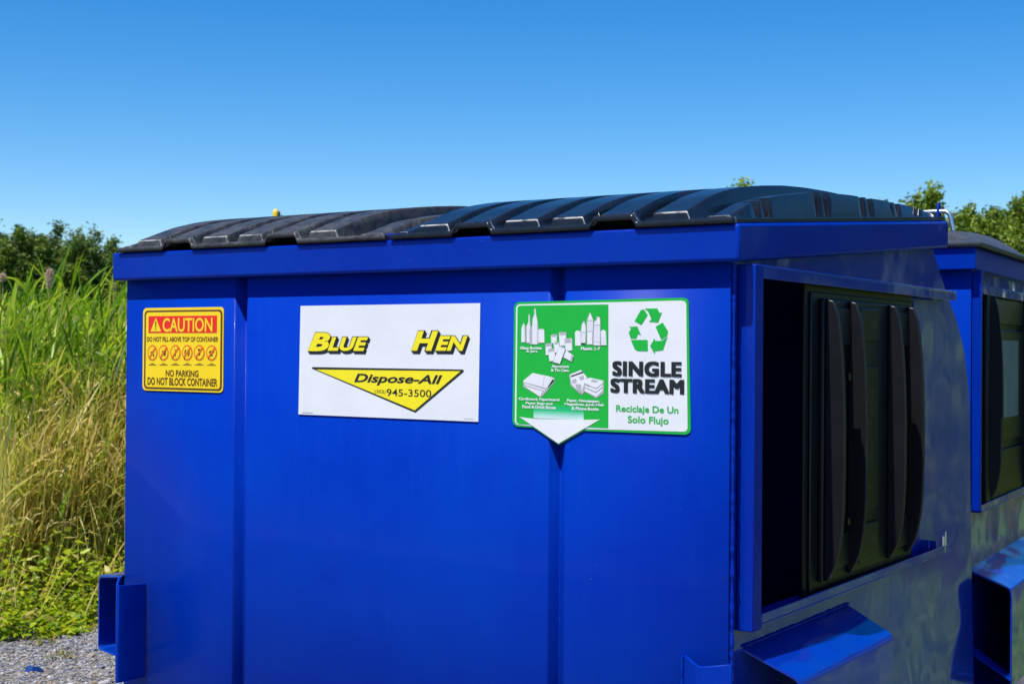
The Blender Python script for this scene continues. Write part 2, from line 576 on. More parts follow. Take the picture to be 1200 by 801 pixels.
def guard(parent, plan, z0, z1, zts=None):
    """bent steel plate round the mouth of a fork pocket"""
    t = .006; n = len(plan)
    zts = zts or [z1] * n
    pts = [Vector(p) for p in plan]
    off = []
    for i in range(n):
        d = (pts[min(i + 1, n - 1)] - pts[max(i - 1, 0)]).normalized()
        off.append(pts[i] + Vector((-d.y, d.x)) * t)
    mb = MB()
    vs = [(p.x, p.y, z0) for p in pts] + [(p.x, p.y, zt) for p, zt in zip(pts, zts)] + [(p.x, p.y, zt) for p, zt in zip(off, zts)] + [(p.x, p.y, z0) for p in off]
    fs = []
    for k in range(4):
        for i in range(n - 1):
            fs.append((k * n + i, k * n + i + 1, ((k + 1) % 4) * n + i + 1, ((k + 1) % 4) * n + i))
    fs += [(0, n, 2 * n, 3 * n), (n - 1, 4 * n - 1, 3 * n - 1, 2 * n - 1)]
    mb.add(vs, fs)
    return mb.build('fork_guard', M_BLUE, parent, bevel=.0015, segs=1, merge=True)

def blade(parent, y, x0, zt, zb, tip, w=.013, kind='rib', endtip=.5):
    """curved fin moulded on the sliding door; its outer edge is a flat bow"""
    n = 18; mb = MB()
    lo = []; hi = []
    prof = []
    for i in range(n + 1):
        t = i / n
        z = zt + (zb - zt) * t
        e = float(np.interp(t, [0, .012, .04, .10, .20, .32, .45, .62, .75, .85, .93, .98, 1], [.40, .54, .62, .74, .88, .96, 1, 1, .97, .86, .66, .42, .22]))
        prof.append((x0 + (tip - x0) * e, z))
    outline = [(x0, zt + .004)] + prof + [(x0, zb - .004)]
    a = [(x, y - w * .5, z) for x, z in outline]
    b = [(x, y + w * .5, z) for x, z in outline]
    mb.prism(a, b)
    return mb.build(kind, M_DOOR, parent, bevel=.003, segs=2, merge=True)

# ================================================================ FIRST DUMPSTER
G = 1.55    # height of the survey zero (eye level) above the ground
d1 = empty('dumpster', (0, 0, 0))
tag(d1, 'glossy blue steel dumpster with three stickers on its front and black ribbed lids', 'dumpster', 'blue steel dumpsters')

front_panel(d1, .12, G + .235, M_BLUE)
BACK = [(1.373, .300), (1.50, .189), (1.614, .103), (1.690, .020), (1.735, -.070), (1.762, -.172), (1.772, -.385), (1.797, -.76), (1.82, -1.0), (1.84, -1.43)]
outer = [(.004, .12), (.004, G + .235)] + [(y, z + G) for y, z in BACK]
hole = [(.100, G + .165), (1.20, G + .145), (1.20, G - .556), (.100, G - .552)]
panel_with_hole('side_panel', outer, hole, 0.0, .004, M_SIDE, d1)
panel_with_hole('side_panel', outer, None, -W + .004, .004, M_SIDE, d1)
# back and floor sheets
mb = MB()
bp = [(y, z + G) for y, z in BACK]
n = len(bp)
mb.add([(-W + .004, y, z) for y, z in bp] + [(-.004, y, z) for y, z in bp], [(i, i + 1, n + i + 1, n + i) for i in range(n - 1)])
o = mb.build('rear_panel', M_BLUE, d1, smooth=True)
s = o.modifiers.new('thickness', 'SOLIDIFY'); s.thickness = .004; s.offset = 0
mb = MB(); mb.box(-W + .004, -.004, .006, 1.83, .12, .126); mb.build('floor_panel', M_DARK, d1)
for xx in (-W + .25, -.35):
    mb = MB(); mb.box(xx, xx + .10, .05, 1.78, 0.0, .118); mb.build('skid_beam', M_BLUE, d1, bevel=.004)
top_rim(d1, .085, 1.42, G + .264, .077, M_RIM)
# outward weld where front sheet meets side sheet
weld(d1, [(.004, .010, .14), (.004, .010, G + .186)], .0042)

# lids
LIDP = dict(zr=G + .2645, rise=.085, depth=1.42)
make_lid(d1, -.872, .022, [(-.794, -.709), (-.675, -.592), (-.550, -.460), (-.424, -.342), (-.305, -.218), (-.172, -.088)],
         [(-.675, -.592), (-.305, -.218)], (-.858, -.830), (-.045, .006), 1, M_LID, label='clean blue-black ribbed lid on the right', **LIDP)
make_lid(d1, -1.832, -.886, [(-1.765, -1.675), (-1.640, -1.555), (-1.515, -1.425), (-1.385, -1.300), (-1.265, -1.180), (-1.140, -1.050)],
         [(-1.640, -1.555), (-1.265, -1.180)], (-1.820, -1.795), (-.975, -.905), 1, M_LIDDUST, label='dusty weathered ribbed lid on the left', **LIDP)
mb = MB(); mb.box(-.905, -.850, -.012, .02, G + .2642, G + .281); mb.build('lid_rest', M_RIM, d1, bevel=.004)

# hinge rod across the back edge, with a welded ear at each end
zh = G + .264 + .085 * 1.40
mb = MB()
hp = [(-W + .02, 1.405, zh + .030), (0.020, 1.405, zh + .030)]
for k in range(1, 6):
    a = R(90 * k / 5); hp.append((.020 + .022 * math.sin(a), 1.405, zh + .030 - .022 * (1 - math.cos(a))))
hp.append((.050, 1.405, zh - .028))
mb.tube(hp, .0065, 10); mb.build('hinge_rod', M_STEEL, d1, smooth=True, angle=50)
for xx in (.004, -.885, -W):
    mb = MB()
    o2 = [(1.390, zh - .004), (1.424, zh - .004), (1.418, zh + .045), (1.412, zh + .056), (1.402, zh + .056), (1.396, zh + .045)]
    mb.prism([(xx, y, z) for y, z in o2], [(xx + .006, y, z) for y, z in o2])
    mb.build('hinge_ear', M_RIM, d1, bevel=.001, segs=1, merge=True)

# sliding door frame
mb = MB(); mb.box(.001, .040, .036, .080, G - .579, G + .1845); mb.build('door_jamb', M_RIM, d1, bevel=.0025)
mb = MB()
mb.box(.001, .040, .0805, 1.472, G + .179, G + .184)          # top web
mb.box(.0345, .040, .0805, 1.472, G + .156, G + .1788)         # hanging lip
mb.build('door_rail', M_SIDE, d1, bevel=.0015, segs=2)
mb = MB()
mb.box(.001, .040, .0805, 1.415, G - .572, G - .567)
mb.box(.0345, .040, .0805, 1.415, G - .5668, G - .547)
mb.build('door_rail', M_SIDE, d1, bevel=.0015, segs=2)
for ya, top_ in ((1.262, .520), (1.330, .530)):
    mb = MB(); mb.box(.003, .028, ya, ya + .006, G - .5665, G - top_); mb.build('door_stop', M_SIDE, d1, bevel=.001, segs=1)
mb = MB(); mb.tube([(.034, 1.375, G - .566), (.034, 1.375, G - .520)], .007, 8); mb.tube([(.034, 1.395, G - .566), (.034, 1.395, G - .510)], .004, 6)
mb.build('stop_bolt', M_STEEL, d1, smooth=True)

# the sliding door itself
mb = MB(); mb.box(.006, .014, .372, 1.142, G - .564, G + .172)
door = mb.build('sliding_door', M_DOOR, d1, bevel=.002)
door['label'] = 'black plastic sliding door with four bowed fins, pushed to the back half of its rails'
mb = MB()
mb.box(.0145, .021, .395, 1.128, G - .548, G + .142)
mb.build('door_border', M_DOOR, door, bevel=.003)
mb = MB()
mb.box(.0215, .034, .440, 1.085, G - .530, G + .128)
mb.build('raised_field', M_DOOR, door, bevel=.004)
for k, (yy, tt) in enumerate(((.452, .083), (.602, .083), (.890, .083), (1.040, .083))):
    blade(door, yy, .0345, G + .122, G - .524, tt, w=.012)
# webs beside the fins: broad low shoulders at the ends, and deeper pockets in the middle
for (ya, yb) in ((.4595, .5945), (.8975, 1.0325)):
    for za, zb in ((.020, .108), (-.505, -.425)):
        mb = MB(); mb.box(.0342, .042, ya, yb, G + za, G + zb); mb.build('end_block', M_DOOR, door, bevel=.003)
for (za, zb) in ((.030, .112), (-.385, -.030), (-.512, -.418)):
    mb = MB(); mb.box(.0342, .042, .665, .800, G + za, G + zb); mb.build('raised_panel', M_DOOR, door, bevel=.003)
for zz in (-.055, -.395):
    mb = MB(); mb.tube([(.034, .530, G + zz), (.064, .530, G + zz)], .009, 10); mb.build('grip_peg', M_DOOR, door, smooth=True)
mb = MB()
def ring_yz(mb, x, yc, zc, ry, rz_, w):
    n = 20; vs = []
    for k in range(n):
        a = 2 * math.pi * k / n
        vs.append((x, yc + ry * math.cos(a), zc + rz_ * math.sin(a)))
        vs.append((x, yc + (ry - w) * math.cos(a), zc + (rz_ - w) * math.sin(a)))
    mb.add(vs, [(2 * k, 2 * ((k + 1) % n), 2 * ((k + 1) % n) + 1, 2 * k + 1) for k in range(n)])
ring_yz(mb, .0424, .700, G + .072, .024, .028, .0035)
mb.build('moulded_ring', M_INK, door); mb = MB()
ring_yz(mb, .0424, .700, G - .465, .024, .028, .0035)
mb.build('moulded_ring', M_INK, door)
rnd = random.Random(3)
for zz, ln in ((.075, 3), (.062, 3), (-.10, 5), (-.125, 5), (-.15, 5), (-.175, 4), (-.26, 5), (-.285, 4), (-.31, 5), (-.335, 4), (-.46, 3)):
    yy = .735 if zz in (.075, .062, -.46) else .690
    mb = MB()
    for k in range(ln):
        wd = rnd.uniform(.008, .014)
        if yy + wd > .79: break
        mb.add([(.0424, yy, G + zz), (.0424, yy + wd, G + zz), (.0424, yy + wd, G + zz + .010), (.0424, yy, G + zz + .010)], [(0, 1, 2, 3)])
        yy += wd + .004
    mb.build('moulded_marking', M_INK, door)

# fork pockets and their guards
fork_pocket(d1, 1, G - .622, .070, .700)
fork_pocket(d1, -1, G - .632, -.010, .700, .150, .020)
weld(d1, [(.003, .075, G - .618), (.003, .70, G - .618)], .003)
guard(d1, [(-.100, -.002), (-.050, -.047), (-.043, -.050), (-.034, -.052), (.030, -.050)], G - .90, G - .64, [G - .636, G - .642, G - .643, G - .643, G - .630])
guard(d1, [(-1.812, -.036), (-1.752, -.096), (-1.747, -.099), (-1.741, -.096), (-1.739, -.090), (-1.739, -.002)], G - .90, G - .64, [G - .628, G - .634, G - .635, G - .637, G - .639, G - .645])
weld(d1, [(-.103, -.003, G - .638), (-.103, -.003, G - .90)], .0026)

# ---------------------------------------------------------------- stickers
Y0 = -.0026
# caution sticker
rc = (-1.7605, 1.4345, -1.4520, 1.6605)
st = plate(rounded(rc, .013), Y0, -.0005).build('caution_sticker', M_AMB, d1)
st['label'] = 'amber and red caution sticker near the left edge of the front'
b0 = (-1.7540, 1.4390, -1.4560, 1.6535)
b1 = (-1.7475, 1.4440, -1.4620, 1.6485)
mb = MB(); mb.poly(rounded(b0, .012), Y0 - .0005, 0); mb.poly(rounded(b1, .009), Y0 - .0010, 1)
mb.build('border', [M_BRN, M_AMB], st)
mb = MB()
mb.poly(rect_pts((-1.7370, 1.5920, -1.4750, 1.6380)), Y0 - .0015, 0)
mb.build('red_band', [M_RED], st)
mb = MB()
mb.poly([(-1.7280, 1.5960), (-1.6860, 1.5960), (-1.7080, 1.6340)], Y0 - .0020, 0)
mb.poly([(-1.7100, 1.6230), (-1.7050, 1.6230), (-1.7060, 1.6060), (-1.7080, 1.6060)], Y0 - .0025, 1)
mb.poly(rect_pts((-1.7090, 1.6010, -1.7050, 1.6040)), Y0 - .0025, 1)
mb.build('warning_triangle', [M_AMB, M_BRN], st)
mb = MB()
line(st, 'CAUTION', (-1.6805, 1.5950, -1.4910, 1.6325), M_AMB, Y0 - .0020, .018)
line(st, 'DO NOT FILL ABOVE TOP OF CONTAINER', (-1.7430, 1.5685, -1.4690, 1.5815), M_BRN, Y0 - .0016, .022)
line(st, 'NO PARKING', (-1.6675, 1.4740, -1.5420, 1.4920), M_BRN, Y0 - .0016, .026)
line(st, 'DO NOT BLOCK CONTAINER', (-1.7390, 1.4500, -1.4710, 1.4710), M_BRN, Y0 - .0016, .026)
rnd = random.Random(11)
for (rx0, rz0, rx1, rz1), k in (((-1.7395, 1.5160, -1.7005, 1.5590), 0), ((-1.6965, 1.5165, -1.6565, 1.5595), 1), ((-1.6505, 1.5170, -1.6100, 1.5600), 2), ((-1.6055, 1.5175, -1.5645, 1.5600), 3), ((-1.5605, 1.5180, -1.5190, 1.5600), 4), ((-1.5140, 1.5180, -1.4730, 1.5595), 5)):
    mb = MB()
    cx_, cz_ = (rx0 + rx1) / 2, (rz0 + rz1) / 2; rr = (rx1 - rx0) / 2; rv = (rz1 - rz0) / 2
    N = 24
    el = lambda f: [(cx_ + rr * f * math.cos(2 * math.pi * i / N), cz_ + rv * f * math.sin(2 * math.pi * i / N)) for i in range(N)]
    mb.poly(el(1), Y0 - .0015, 0); mb.poly(el(.80), Y0 - .0020, 1)
    # little pictogram in brown ink
    if k == 0: P = [[(-.4, .1), (.3, .3), (.2, .0), (-.3, -.1)], [(.1, -.25), (.4, -.1), (.35, -.5), (.15, -.5)]]
    elif k == 1: P = [[(-.35, .2), (.5, .4), (.5, .0), (-.1, -.05)], [(.0, -.1), (.5, -.05), (.35, -.45), (.1, -.3)]]
    elif k == 2: P = [[(-.1, .5), (.0, .5), (.1, -.5), (.0, -.5)]]
    elif k == 3: P = [[(-.5, .1), (-.3, .45), (-.15, .4), (-.3, .0), (-.2, -.35), (-.4, -.35)], [(.1, .45), (.4, .4), (.5, -.1), (.3, -.45), (.1, -.4), (.3, .0)]]
    elif k == 4: P = [[(-.3, .5), (.3, .5), (.4, .25), (-.1, .2)], [(-.15, .0), (.25, .05), (.2, -.3), (-.1, -.3)]]
    else: P = [[(-.5, .1), (-.2, .3), (.3, .2), (.5, .3), (.4, .0), (-.3, -.05)], [(-.35, -.15), (.2, -.15), (.3, -.4), (-.3, -.35)]]
    for q in P: mb.poly([(cx_ + a * rr, cz_ + b_ * rv) for a, b_ in q], Y0 - .0025, 2)
    mb.poly([(cx_ - rr * .72, cz_ - rv * .58), (cx_ - rr * .55, cz_ - rv * .75), (cx_ + rr * .72, cz_ + rv * .58), (cx_ + rr * .55, cz_ + rv * .75)], Y0 - .0030, 0)
    for j in range(2):
        ww = rr * (.8 if j else .35)
        mb.poly(rect_pts((cx_ - ww, rz0 - .0085 - j * .0035, cx_ + ww, rz0 - .0070 - j * .0035)), Y0 - .0016, 2)
    mb.build('prohibition_symbol', [M_ORA, M_AMB, M_BRN], st)

# company sticker (mascot left off)
st = plate([(-1.1820, 1.6600), (-0.6280, 1.6600), (-0.6310, 1.3860), (-1.1860, 1.3860)], Y0, -.0005).build('company_sticker', M_WHITE, d1)
st['label'] = 'white company sticker with yellow lettering and yellow triangle in the middle of the front'
def shadow_text(s, rect, sh):
    mb = MB()
    add_text(mb, s, rect, Y0 - .0006, 1, .075, sh, 1.04, dx=.0055, dz=-.0065)
    add_text(mb, s, rect, Y0 - .0008, 1, .075, sh, 1.04, dx=.0028, dz=-.0033)
    add_text(mb, s, rect, Y0 - .0011, 1, .082, sh, 1.04)
    add_text(mb, s, inset(rect, .0016), Y0 - .0016, 0, .045, sh, 1.06)
    mb.build('lettering', [M_YELL, M_INK], st)
shadow_text('B', (-1.1565, 1.5445, -1.0795, 1.5940), .3)
shadow_text('LUE', (-1.0910, 1.5455, -0.9580, 1.5830), .3)
shadow_text('H', (-0.8280, 1.5475, -0.7455, 1.5975), .3)
shadow_text('EN', (-0.7570, 1.5480, -0.6605, 1.5860), .3)
mb = MB()
mb.poly([(-1.1430, 1.5030), (-1.1390, 1.5060), (-0.6750, 1.5060), (-0.6720, 1.5020), (-0.8130, 1.4020), (-0.8180, 1.4030)], Y0 - .0006, 1)
mb.poly([(-1.1270, 1.5000), (-0.6820, 1.5020), (-0.8150, 1.4070)], Y0 - .0011, 0)
mb.build('yellow_triangle', [M_YELL, M_INK], st)
mb = MB()
line(st, 'Dispose-All', (-1.0030, 1.4645, -0.7340, 1.4920), M_INK, Y0 - .0016, .026, .28)
line(st, '945-3500', (-0.9010, 1.4395, -0.7660, 1.4565), M_INK, Y0 - .0016, .004)
line(st, '(302)', (-0.9380, 1.4435, -0.9040, 1.4535), M_INK, Y0 - .0016, -.004)
for rcx in ((-1.1740, 1.3905, -1.1380, 1.3920), (-0.6720, 1.3915, -0.6440, 1.3925)):
    mb = MB(); mb.poly(rect_pts(rcx), Y0 - .0006, 0); mb.build('small_print', M_GREY, st)

# recycling sticker with the arrow-shaped foot
outl = [(-0.5340, 1.6500), (-0.5290, 1.6580), (-0.5210, 1.6610), (-0.1080, 1.6650), (-0.0990, 1.6630), (-0.0940, 1.6560), (-0.0870, 1.3880), (-0.0900, 1.3810), (-0.0990, 1.3770), (-0.3470, 1.3760), (-0.4120, 1.3420), (-0.4810, 1.3780), (-0.5250, 1.3790), (-0.5330, 1.3840), (-0.5360, 1.3920)]
st = plate(outl, Y0, -.0005).build('recycling_sticker', M_GRN, d1)
st['label'] = 'green and white single stream recycling sticker with arrow point at its foot'
mb = MB()
mb.poly([(-0.5280, 1.6480), (-0.5250, 1.6530), (-0.5190, 1.6560), (-0.1100, 1.6590), (-0.1020, 1.6570), (-0.0990, 1.6510), (-0.0940, 1.3910), (-0.0960, 1.3860), (-0.1010, 1.3830), (-0.3470, 1.3800), (-0.4120, 1.3460), (-0.4760, 1.3810), (-0.5210, 1.3830), (-0.5270, 1.3860), (-0.5290, 1.3920)], Y0 - .0006, 0)
mb.poly([(-0.5240, 1.6470), (-0.5220, 1.6510), (-0.5170, 1.6530), (-0.2870, 1.6530), (-0.2850, 1.3840), (-0.3390, 1.3840), (-0.4120, 1.3460), (-0.4790, 1.3840), (-0.5180, 1.3850), (-0.5240, 1.3880), (-0.5250, 1.3930)], Y0 - .0011, 1)
mb.build('white_field', [M_WHITE, M_GRN], st)
mb = MB()
ax0, az0, ax1, az1 = (-0.4780, 1.3995, -0.3470, 1.4335)
nb_ = 8
gm = []
for i in range(nb_):
    f = (i + .5) / nb_
    c_ = [float(np.interp(f, (0, .45, .8, 1), v)) for v in ((.006, .012, .35, .66), (.40, .46, .66, .69), (.035, .17, .55, .69))]
    gm.append(simple('arrow_fade_print', c_, .35))
    mb.poly(rect_pts((ax0, az1 - (az1 - az0) * (i + 1) / nb_, ax1, az1 - (az1 - az0) * i / nb_)), Y0 - .0016, i)
mb.poly([(-0.5160, 1.4010), (-0.4780, 1.3980), (-0.3470, 1.4000), (-0.3060, 1.4020), (-0.4120, 1.3450)], Y0 - .0018, nb_)
mb.build('white_arrow', gm + [M_WHITE], st)
mb = MB()
for P in ([(-0.2220, 1.6160), (-0.2050, 1.6080), (-0.1900, 1.6290), (-0.1990, 1.6410), (-0.2070, 1.6400)], [(-0.1980, 1.6430), (-0.1670, 1.6430), (-0.1620, 1.6340), (-0.1560, 1.6340), (-0.1650, 1.6130), (-0.1870, 1.6150), (-0.1810, 1.6200), (-0.1890, 1.6370)],
          [(-0.1710, 1.6040), (-0.1540, 1.6130), (-0.1410, 1.5940), (-0.1430, 1.5850), (-0.1570, 1.5760)], [(-0.1840, 1.5630), (-0.1730, 1.5800), (-0.1720, 1.5740), (-0.1560, 1.5740), (-0.1420, 1.5830), (-0.1530, 1.5540), (-0.1720, 1.5520), (-0.1720, 1.5450)],
          [(-0.2310, 1.5760), (-0.1900, 1.5760), (-0.1890, 1.5520), (-0.2140, 1.5520), (-0.2210, 1.5560)], [(-0.2360, 1.6040), (-0.2150, 1.6050), (-0.2060, 1.5860), (-0.2130, 1.5890), (-0.2170, 1.5790), (-0.2310, 1.5790), (-0.2360, 1.5910), (-0.2300, 1.6010)]):
    mb.poly(P, Y0 - .0012, 0)
mb.build('recycling_symbol', M_GRN, st)
mb = MB()
heavy('SINGLE', (-0.2760, 1.4975, -0.1080, 1.5300), M_INK, Y0 - .0012, .0030)
heavy('STREAM', (-0.2805, 1.4610, -0.1020, 1.4925), M_INK, Y0 - .0012, .0030)
line(st, 'Reciclaje De Un', (-0.2660, 1.4160, -0.1155, 1.4350), M_GRN, Y0 - .0012, .022)
line(st, 'Solo Flujo', (-0.2370, 1.3925, -0.1385, 1.4125), M_GRN, Y0 - .0012, .022)
for s_, rcx in (('Glass Bottles', (-0.5160, 1.5540, -0.4570, 1.5605)), ('& Jars', (-0.4985, 1.5460, -0.4690, 1.5525)), ('Plastic 1-7', (-0.3550, 1.5530, -0.3060, 1.5600)),
                ('Aluminum', (-0.4310, 1.5135, -0.3860, 1.5200)), ('& Tin Cans', (-0.4325, 1.5050, -0.3860, 1.5115)), ('Cardboard, Paperboard', (-0.5180, 1.4375, -0.4100, 1.4455)),
                ('Paper Bags and', (-0.4990, 1.4290, -0.4280, 1.4360)), ('Food & Drink Boxes', (-0.5080, 1.4210, -0.4190, 1.4285)), ('Paper, Newspaper,', (-0.3900, 1.4370, -0.3060, 1.4450)),
                ('Magazines, Junk Mail', (-0.3960, 1.4295, -0.2970, 1.4365)), ('& Phone Books', (-0.3780, 1.4210, -0.3090, 1.4280))):
    line(st, s_, rcx, M_WHITE, Y0 - .0022, .035)
def picture(polys):
    mb = MB()
    for j, (mi, P) in enumerate(polys): mb.poly(P, Y0 - .0016 - .00006 * j, mi)
    mb.build('printed_picture', [M_WHITE, M_GREY, M_INK, M_PALE], st)
picture([(2, [(-0.5150, 1.5700), (-0.5010, 1.5690), (-0.4700, 1.5640), (-0.4670, 1.5690), (-0.4500, 1.5680), (-0.4500, 1.5690), (-0.4920, 1.5720)]),
 (1, [(-0.5130, 1.5700), (-0.5130, 1.6020), (-0.5070, 1.6150), (-0.5020, 1.6070), (-0.5000, 1.5700)]), (0, [(-0.5120, 1.5700), (-0.5120, 1.6020), (-0.5060, 1.6130), (-0.5040, 1.6050), (-0.5030, 1.5700)]),
 (1, [(-0.4990, 1.5680), (-0.5000, 1.6050), (-0.4940, 1.6160), (-0.4940, 1.6330), (-0.4900, 1.6330), (-0.4890, 1.6160), (-0.4860, 1.6030), (-0.4860, 1.5680)]), (0, [(-0.4980, 1.5690), (-0.4980, 1.6050), (-0.4930, 1.6170), (-0.4930, 1.6310), (-0.4910, 1.6310), (-0.4900, 1.6140), (-0.4900, 1.5690)]),
 (1, [(-0.4900, 1.5650), (-0.4910, 1.5970), (-0.4830, 1.6090), (-0.4830, 1.6220), (-0.4780, 1.6340), (-0.4790, 1.6460), (-0.4740, 1.6460), (-0.4730, 1.6340), (-0.4690, 1.6190), (-0.4660, 1.5970), (-0.4670, 1.5650)]), (0, [(-0.4830, 1.5660), (-0.4830, 1.6070), (-0.4820, 1.6220), (-0.4770, 1.6340), (-0.4770, 1.6450), (-0.4750, 1.6450), (-0.4740, 1.6340), (-0.4700, 1.6170), (-0.4700, 1.5660)]),
 (3, [(-0.4670, 1.5690), (-0.4680, 1.5970), (-0.4630, 1.6000), (-0.4540, 1.6000), (-0.4510, 1.5970), (-0.4500, 1.5690)]), (0, [(-0.4630, 1.5690), (-0.4640, 1.5960), (-0.4550, 1.5970), (-0.4530, 1.5960), (-0.4520, 1.5690)])])
picture([(2, [(-0.3560, 1.5670), (-0.3420, 1.5630), (-0.3490, 1.5690)]),
 (0, [(-0.3700, 1.5630), (-0.3710, 1.5930), (-0.3650, 1.5970), (-0.3580, 1.5940), (-0.3560, 1.5910), (-0.3560, 1.5630)]), (1, [(-0.3560, 1.5690), (-0.3570, 1.5930), (-0.3540, 1.6090), (-0.3500, 1.6170), (-0.3470, 1.6170), (-0.3430, 1.6070), (-0.3420, 1.5910), (-0.3430, 1.5690)]),
 (0, [(-0.3550, 1.5930), (-0.3530, 1.6080), (-0.3490, 1.6150), (-0.3440, 1.6070), (-0.3440, 1.5930)]), (3, [(-0.3550, 1.5690), (-0.3550, 1.5910), (-0.3440, 1.5910), (-0.3440, 1.5690)]),
 (1, [(-0.3400, 1.5650), (-0.3410, 1.6190), (-0.3340, 1.6350), (-0.3310, 1.6350), (-0.3240, 1.6190), (-0.3230, 1.5650)]), (0, [(-0.3390, 1.6190), (-0.3330, 1.6330), (-0.3320, 1.6330), (-0.3250, 1.6190)]), (3, [(-0.3400, 1.5950), (-0.3400, 1.6170), (-0.3250, 1.6170), (-0.3250, 1.5950)]), (0, [(-0.3390, 1.5660), (-0.3390, 1.5930), (-0.3270, 1.5930), (-0.3270, 1.5660)]),
 (1, [(-0.3230, 1.5630), (-0.3230, 1.6150), (-0.3160, 1.6210), (-0.3160, 1.6270), (-0.3080, 1.6260), (-0.3060, 1.6210), (-0.3050, 1.5630)]), (0, [(-0.3220, 1.6090), (-0.3210, 1.6140), (-0.3150, 1.6190), (-0.3140, 1.6250), (-0.3090, 1.6250), (-0.3070, 1.6170), (-0.3070, 1.6090)]), (3, [(-0.3220, 1.5710), (-0.3220, 1.6070), (-0.3070, 1.6070), (-0.3070, 1.5710)]), (0, [(-0.3220, 1.5640), (-0.3220, 1.5700), (-0.3070, 1.5700), (-0.3070, 1.5640)]),
 (3, [(-0.3040, 1.5640), (-0.3050, 1.5950), (-0.2990, 1.5980), (-0.2920, 1.5950), (-0.2900, 1.5640)]), (0, [(-0.3030, 1.5810), (-0.3030, 1.5940), (-0.2980, 1.5970), (-0.2940, 1.5940), (-0.2940, 1.5810)])])
can = []
for (x, y, w, h, sl) in ((445,350,62,90,0), (530,325,78,150,0), (595,395,75,130,6), (382,455,70,110,-4), (474,435,58,110,4), (415,505,70,130,8), (600,530,90,90,30), (480,490,110,170,-34)):
    can.append((x, y, w, h, sl))
CAN = [[(-0.4330, 1.5850), (-0.4180, 1.5860), (-0.4190, 1.5690), (-0.4320, 1.5680)], [(-0.4120, 1.5910), (-0.3940, 1.5910), (-0.3950, 1.5630), (-0.4100, 1.5630)], [(-0.3970, 1.5770), (-0.3790, 1.5780), (-0.3780, 1.5530), (-0.3940, 1.5510)], [(-0.4470, 1.5650), (-0.4310, 1.5660), (-0.4330, 1.5420), (-0.4460, 1.5420)], [(-0.4260, 1.5690), (-0.4120, 1.5690), (-0.4110, 1.5490), (-0.4220, 1.5470)],
       [(-0.4400, 1.5530), (-0.4240, 1.5540), (-0.4210, 1.5300), (-0.4360, 1.5280)], [(-0.3930, 1.5520), (-0.3740, 1.5410), (-0.3790, 1.5280), (-0.3990, 1.5370)], [(-0.4100, 1.5610), (-0.3950, 1.5560), (-0.4090, 1.5230), (-0.4260, 1.5270)]]
CTOP = [[(-0.4310, 1.5880), (-0.4200, 1.5880), (-0.4190, 1.5820), (-0.4320, 1.5820)], [(-0.4110, 1.5930), (-0.3950, 1.5930), (-0.3940, 1.5860), (-0.4110, 1.5860)], [(-0.3960, 1.5790), (-0.3810, 1.5800), (-0.3800, 1.5690), (-0.3960, 1.5680)], [(-0.4470, 1.5670), (-0.4310, 1.5680), (-0.4310, 1.5610), (-0.4460, 1.5600)], [(-0.4230, 1.5710), (-0.4150, 1.5710), (-0.4140, 1.5650), (-0.4230, 1.5650)],
        [(-0.4390, 1.5560), (-0.4250, 1.5570), (-0.4240, 1.5500), (-0.4380, 1.5480)], [(-0.3790, 1.5430), (-0.3730, 1.5390), (-0.3780, 1.5290), (-0.3820, 1.5310)], [(-0.4090, 1.5610), (-0.3960, 1.5570), (-0.3980, 1.5530), (-0.4100, 1.5570)]]
pl = []
for a, b_ in zip(CAN, CTOP):
    cxm = sum(p[0] for p in a) / 4; czm = sum(p[1] for p in a) / 4
    pl.append((1, [(cxm + (p[0] - cxm) * 1.12, czm + (p[1] - czm) * 1.08) for p in a])); pl.append((0, a)); pl.append((1 if b_ is not CTOP[7] else 3, b_))
picture(pl)
picture([(1, [(-0.5070, 1.4830), (-0.4820, 1.5010), (-0.4230, 1.4910), (-0.4240, 1.4810), (-0.4450, 1.4590), (-0.4580, 1.4470), (-0.5060, 1.4690)]), (0, [(-0.5060, 1.4830), (-0.4810, 1.5010), (-0.4370, 1.4940), (-0.4270, 1.4910), (-0.4450, 1.4680), (-0.5050, 1.4800)]), (0, [(-0.5020, 1.4770), (-0.4480, 1.4640), (-0.4480, 1.4610), (-0.5030, 1.4740)]),
 (0, [(-0.5040, 1.4710), (-0.4540, 1.4600), (-0.4620, 1.4480)]), (3, [(-0.4350, 1.4910), (-0.4250, 1.4900), (-0.4370, 1.4710), (-0.4450, 1.4680)]), (1, [(-0.4500, 1.4930), (-0.4490, 1.4930), (-0.4540, 1.4710), (-0.4550, 1.4710)]), (2, [(-0.4280, 1.4880), (-0.4240, 1.4840), (-0.4400, 1.4680), (-0.4410, 1.4700)])])
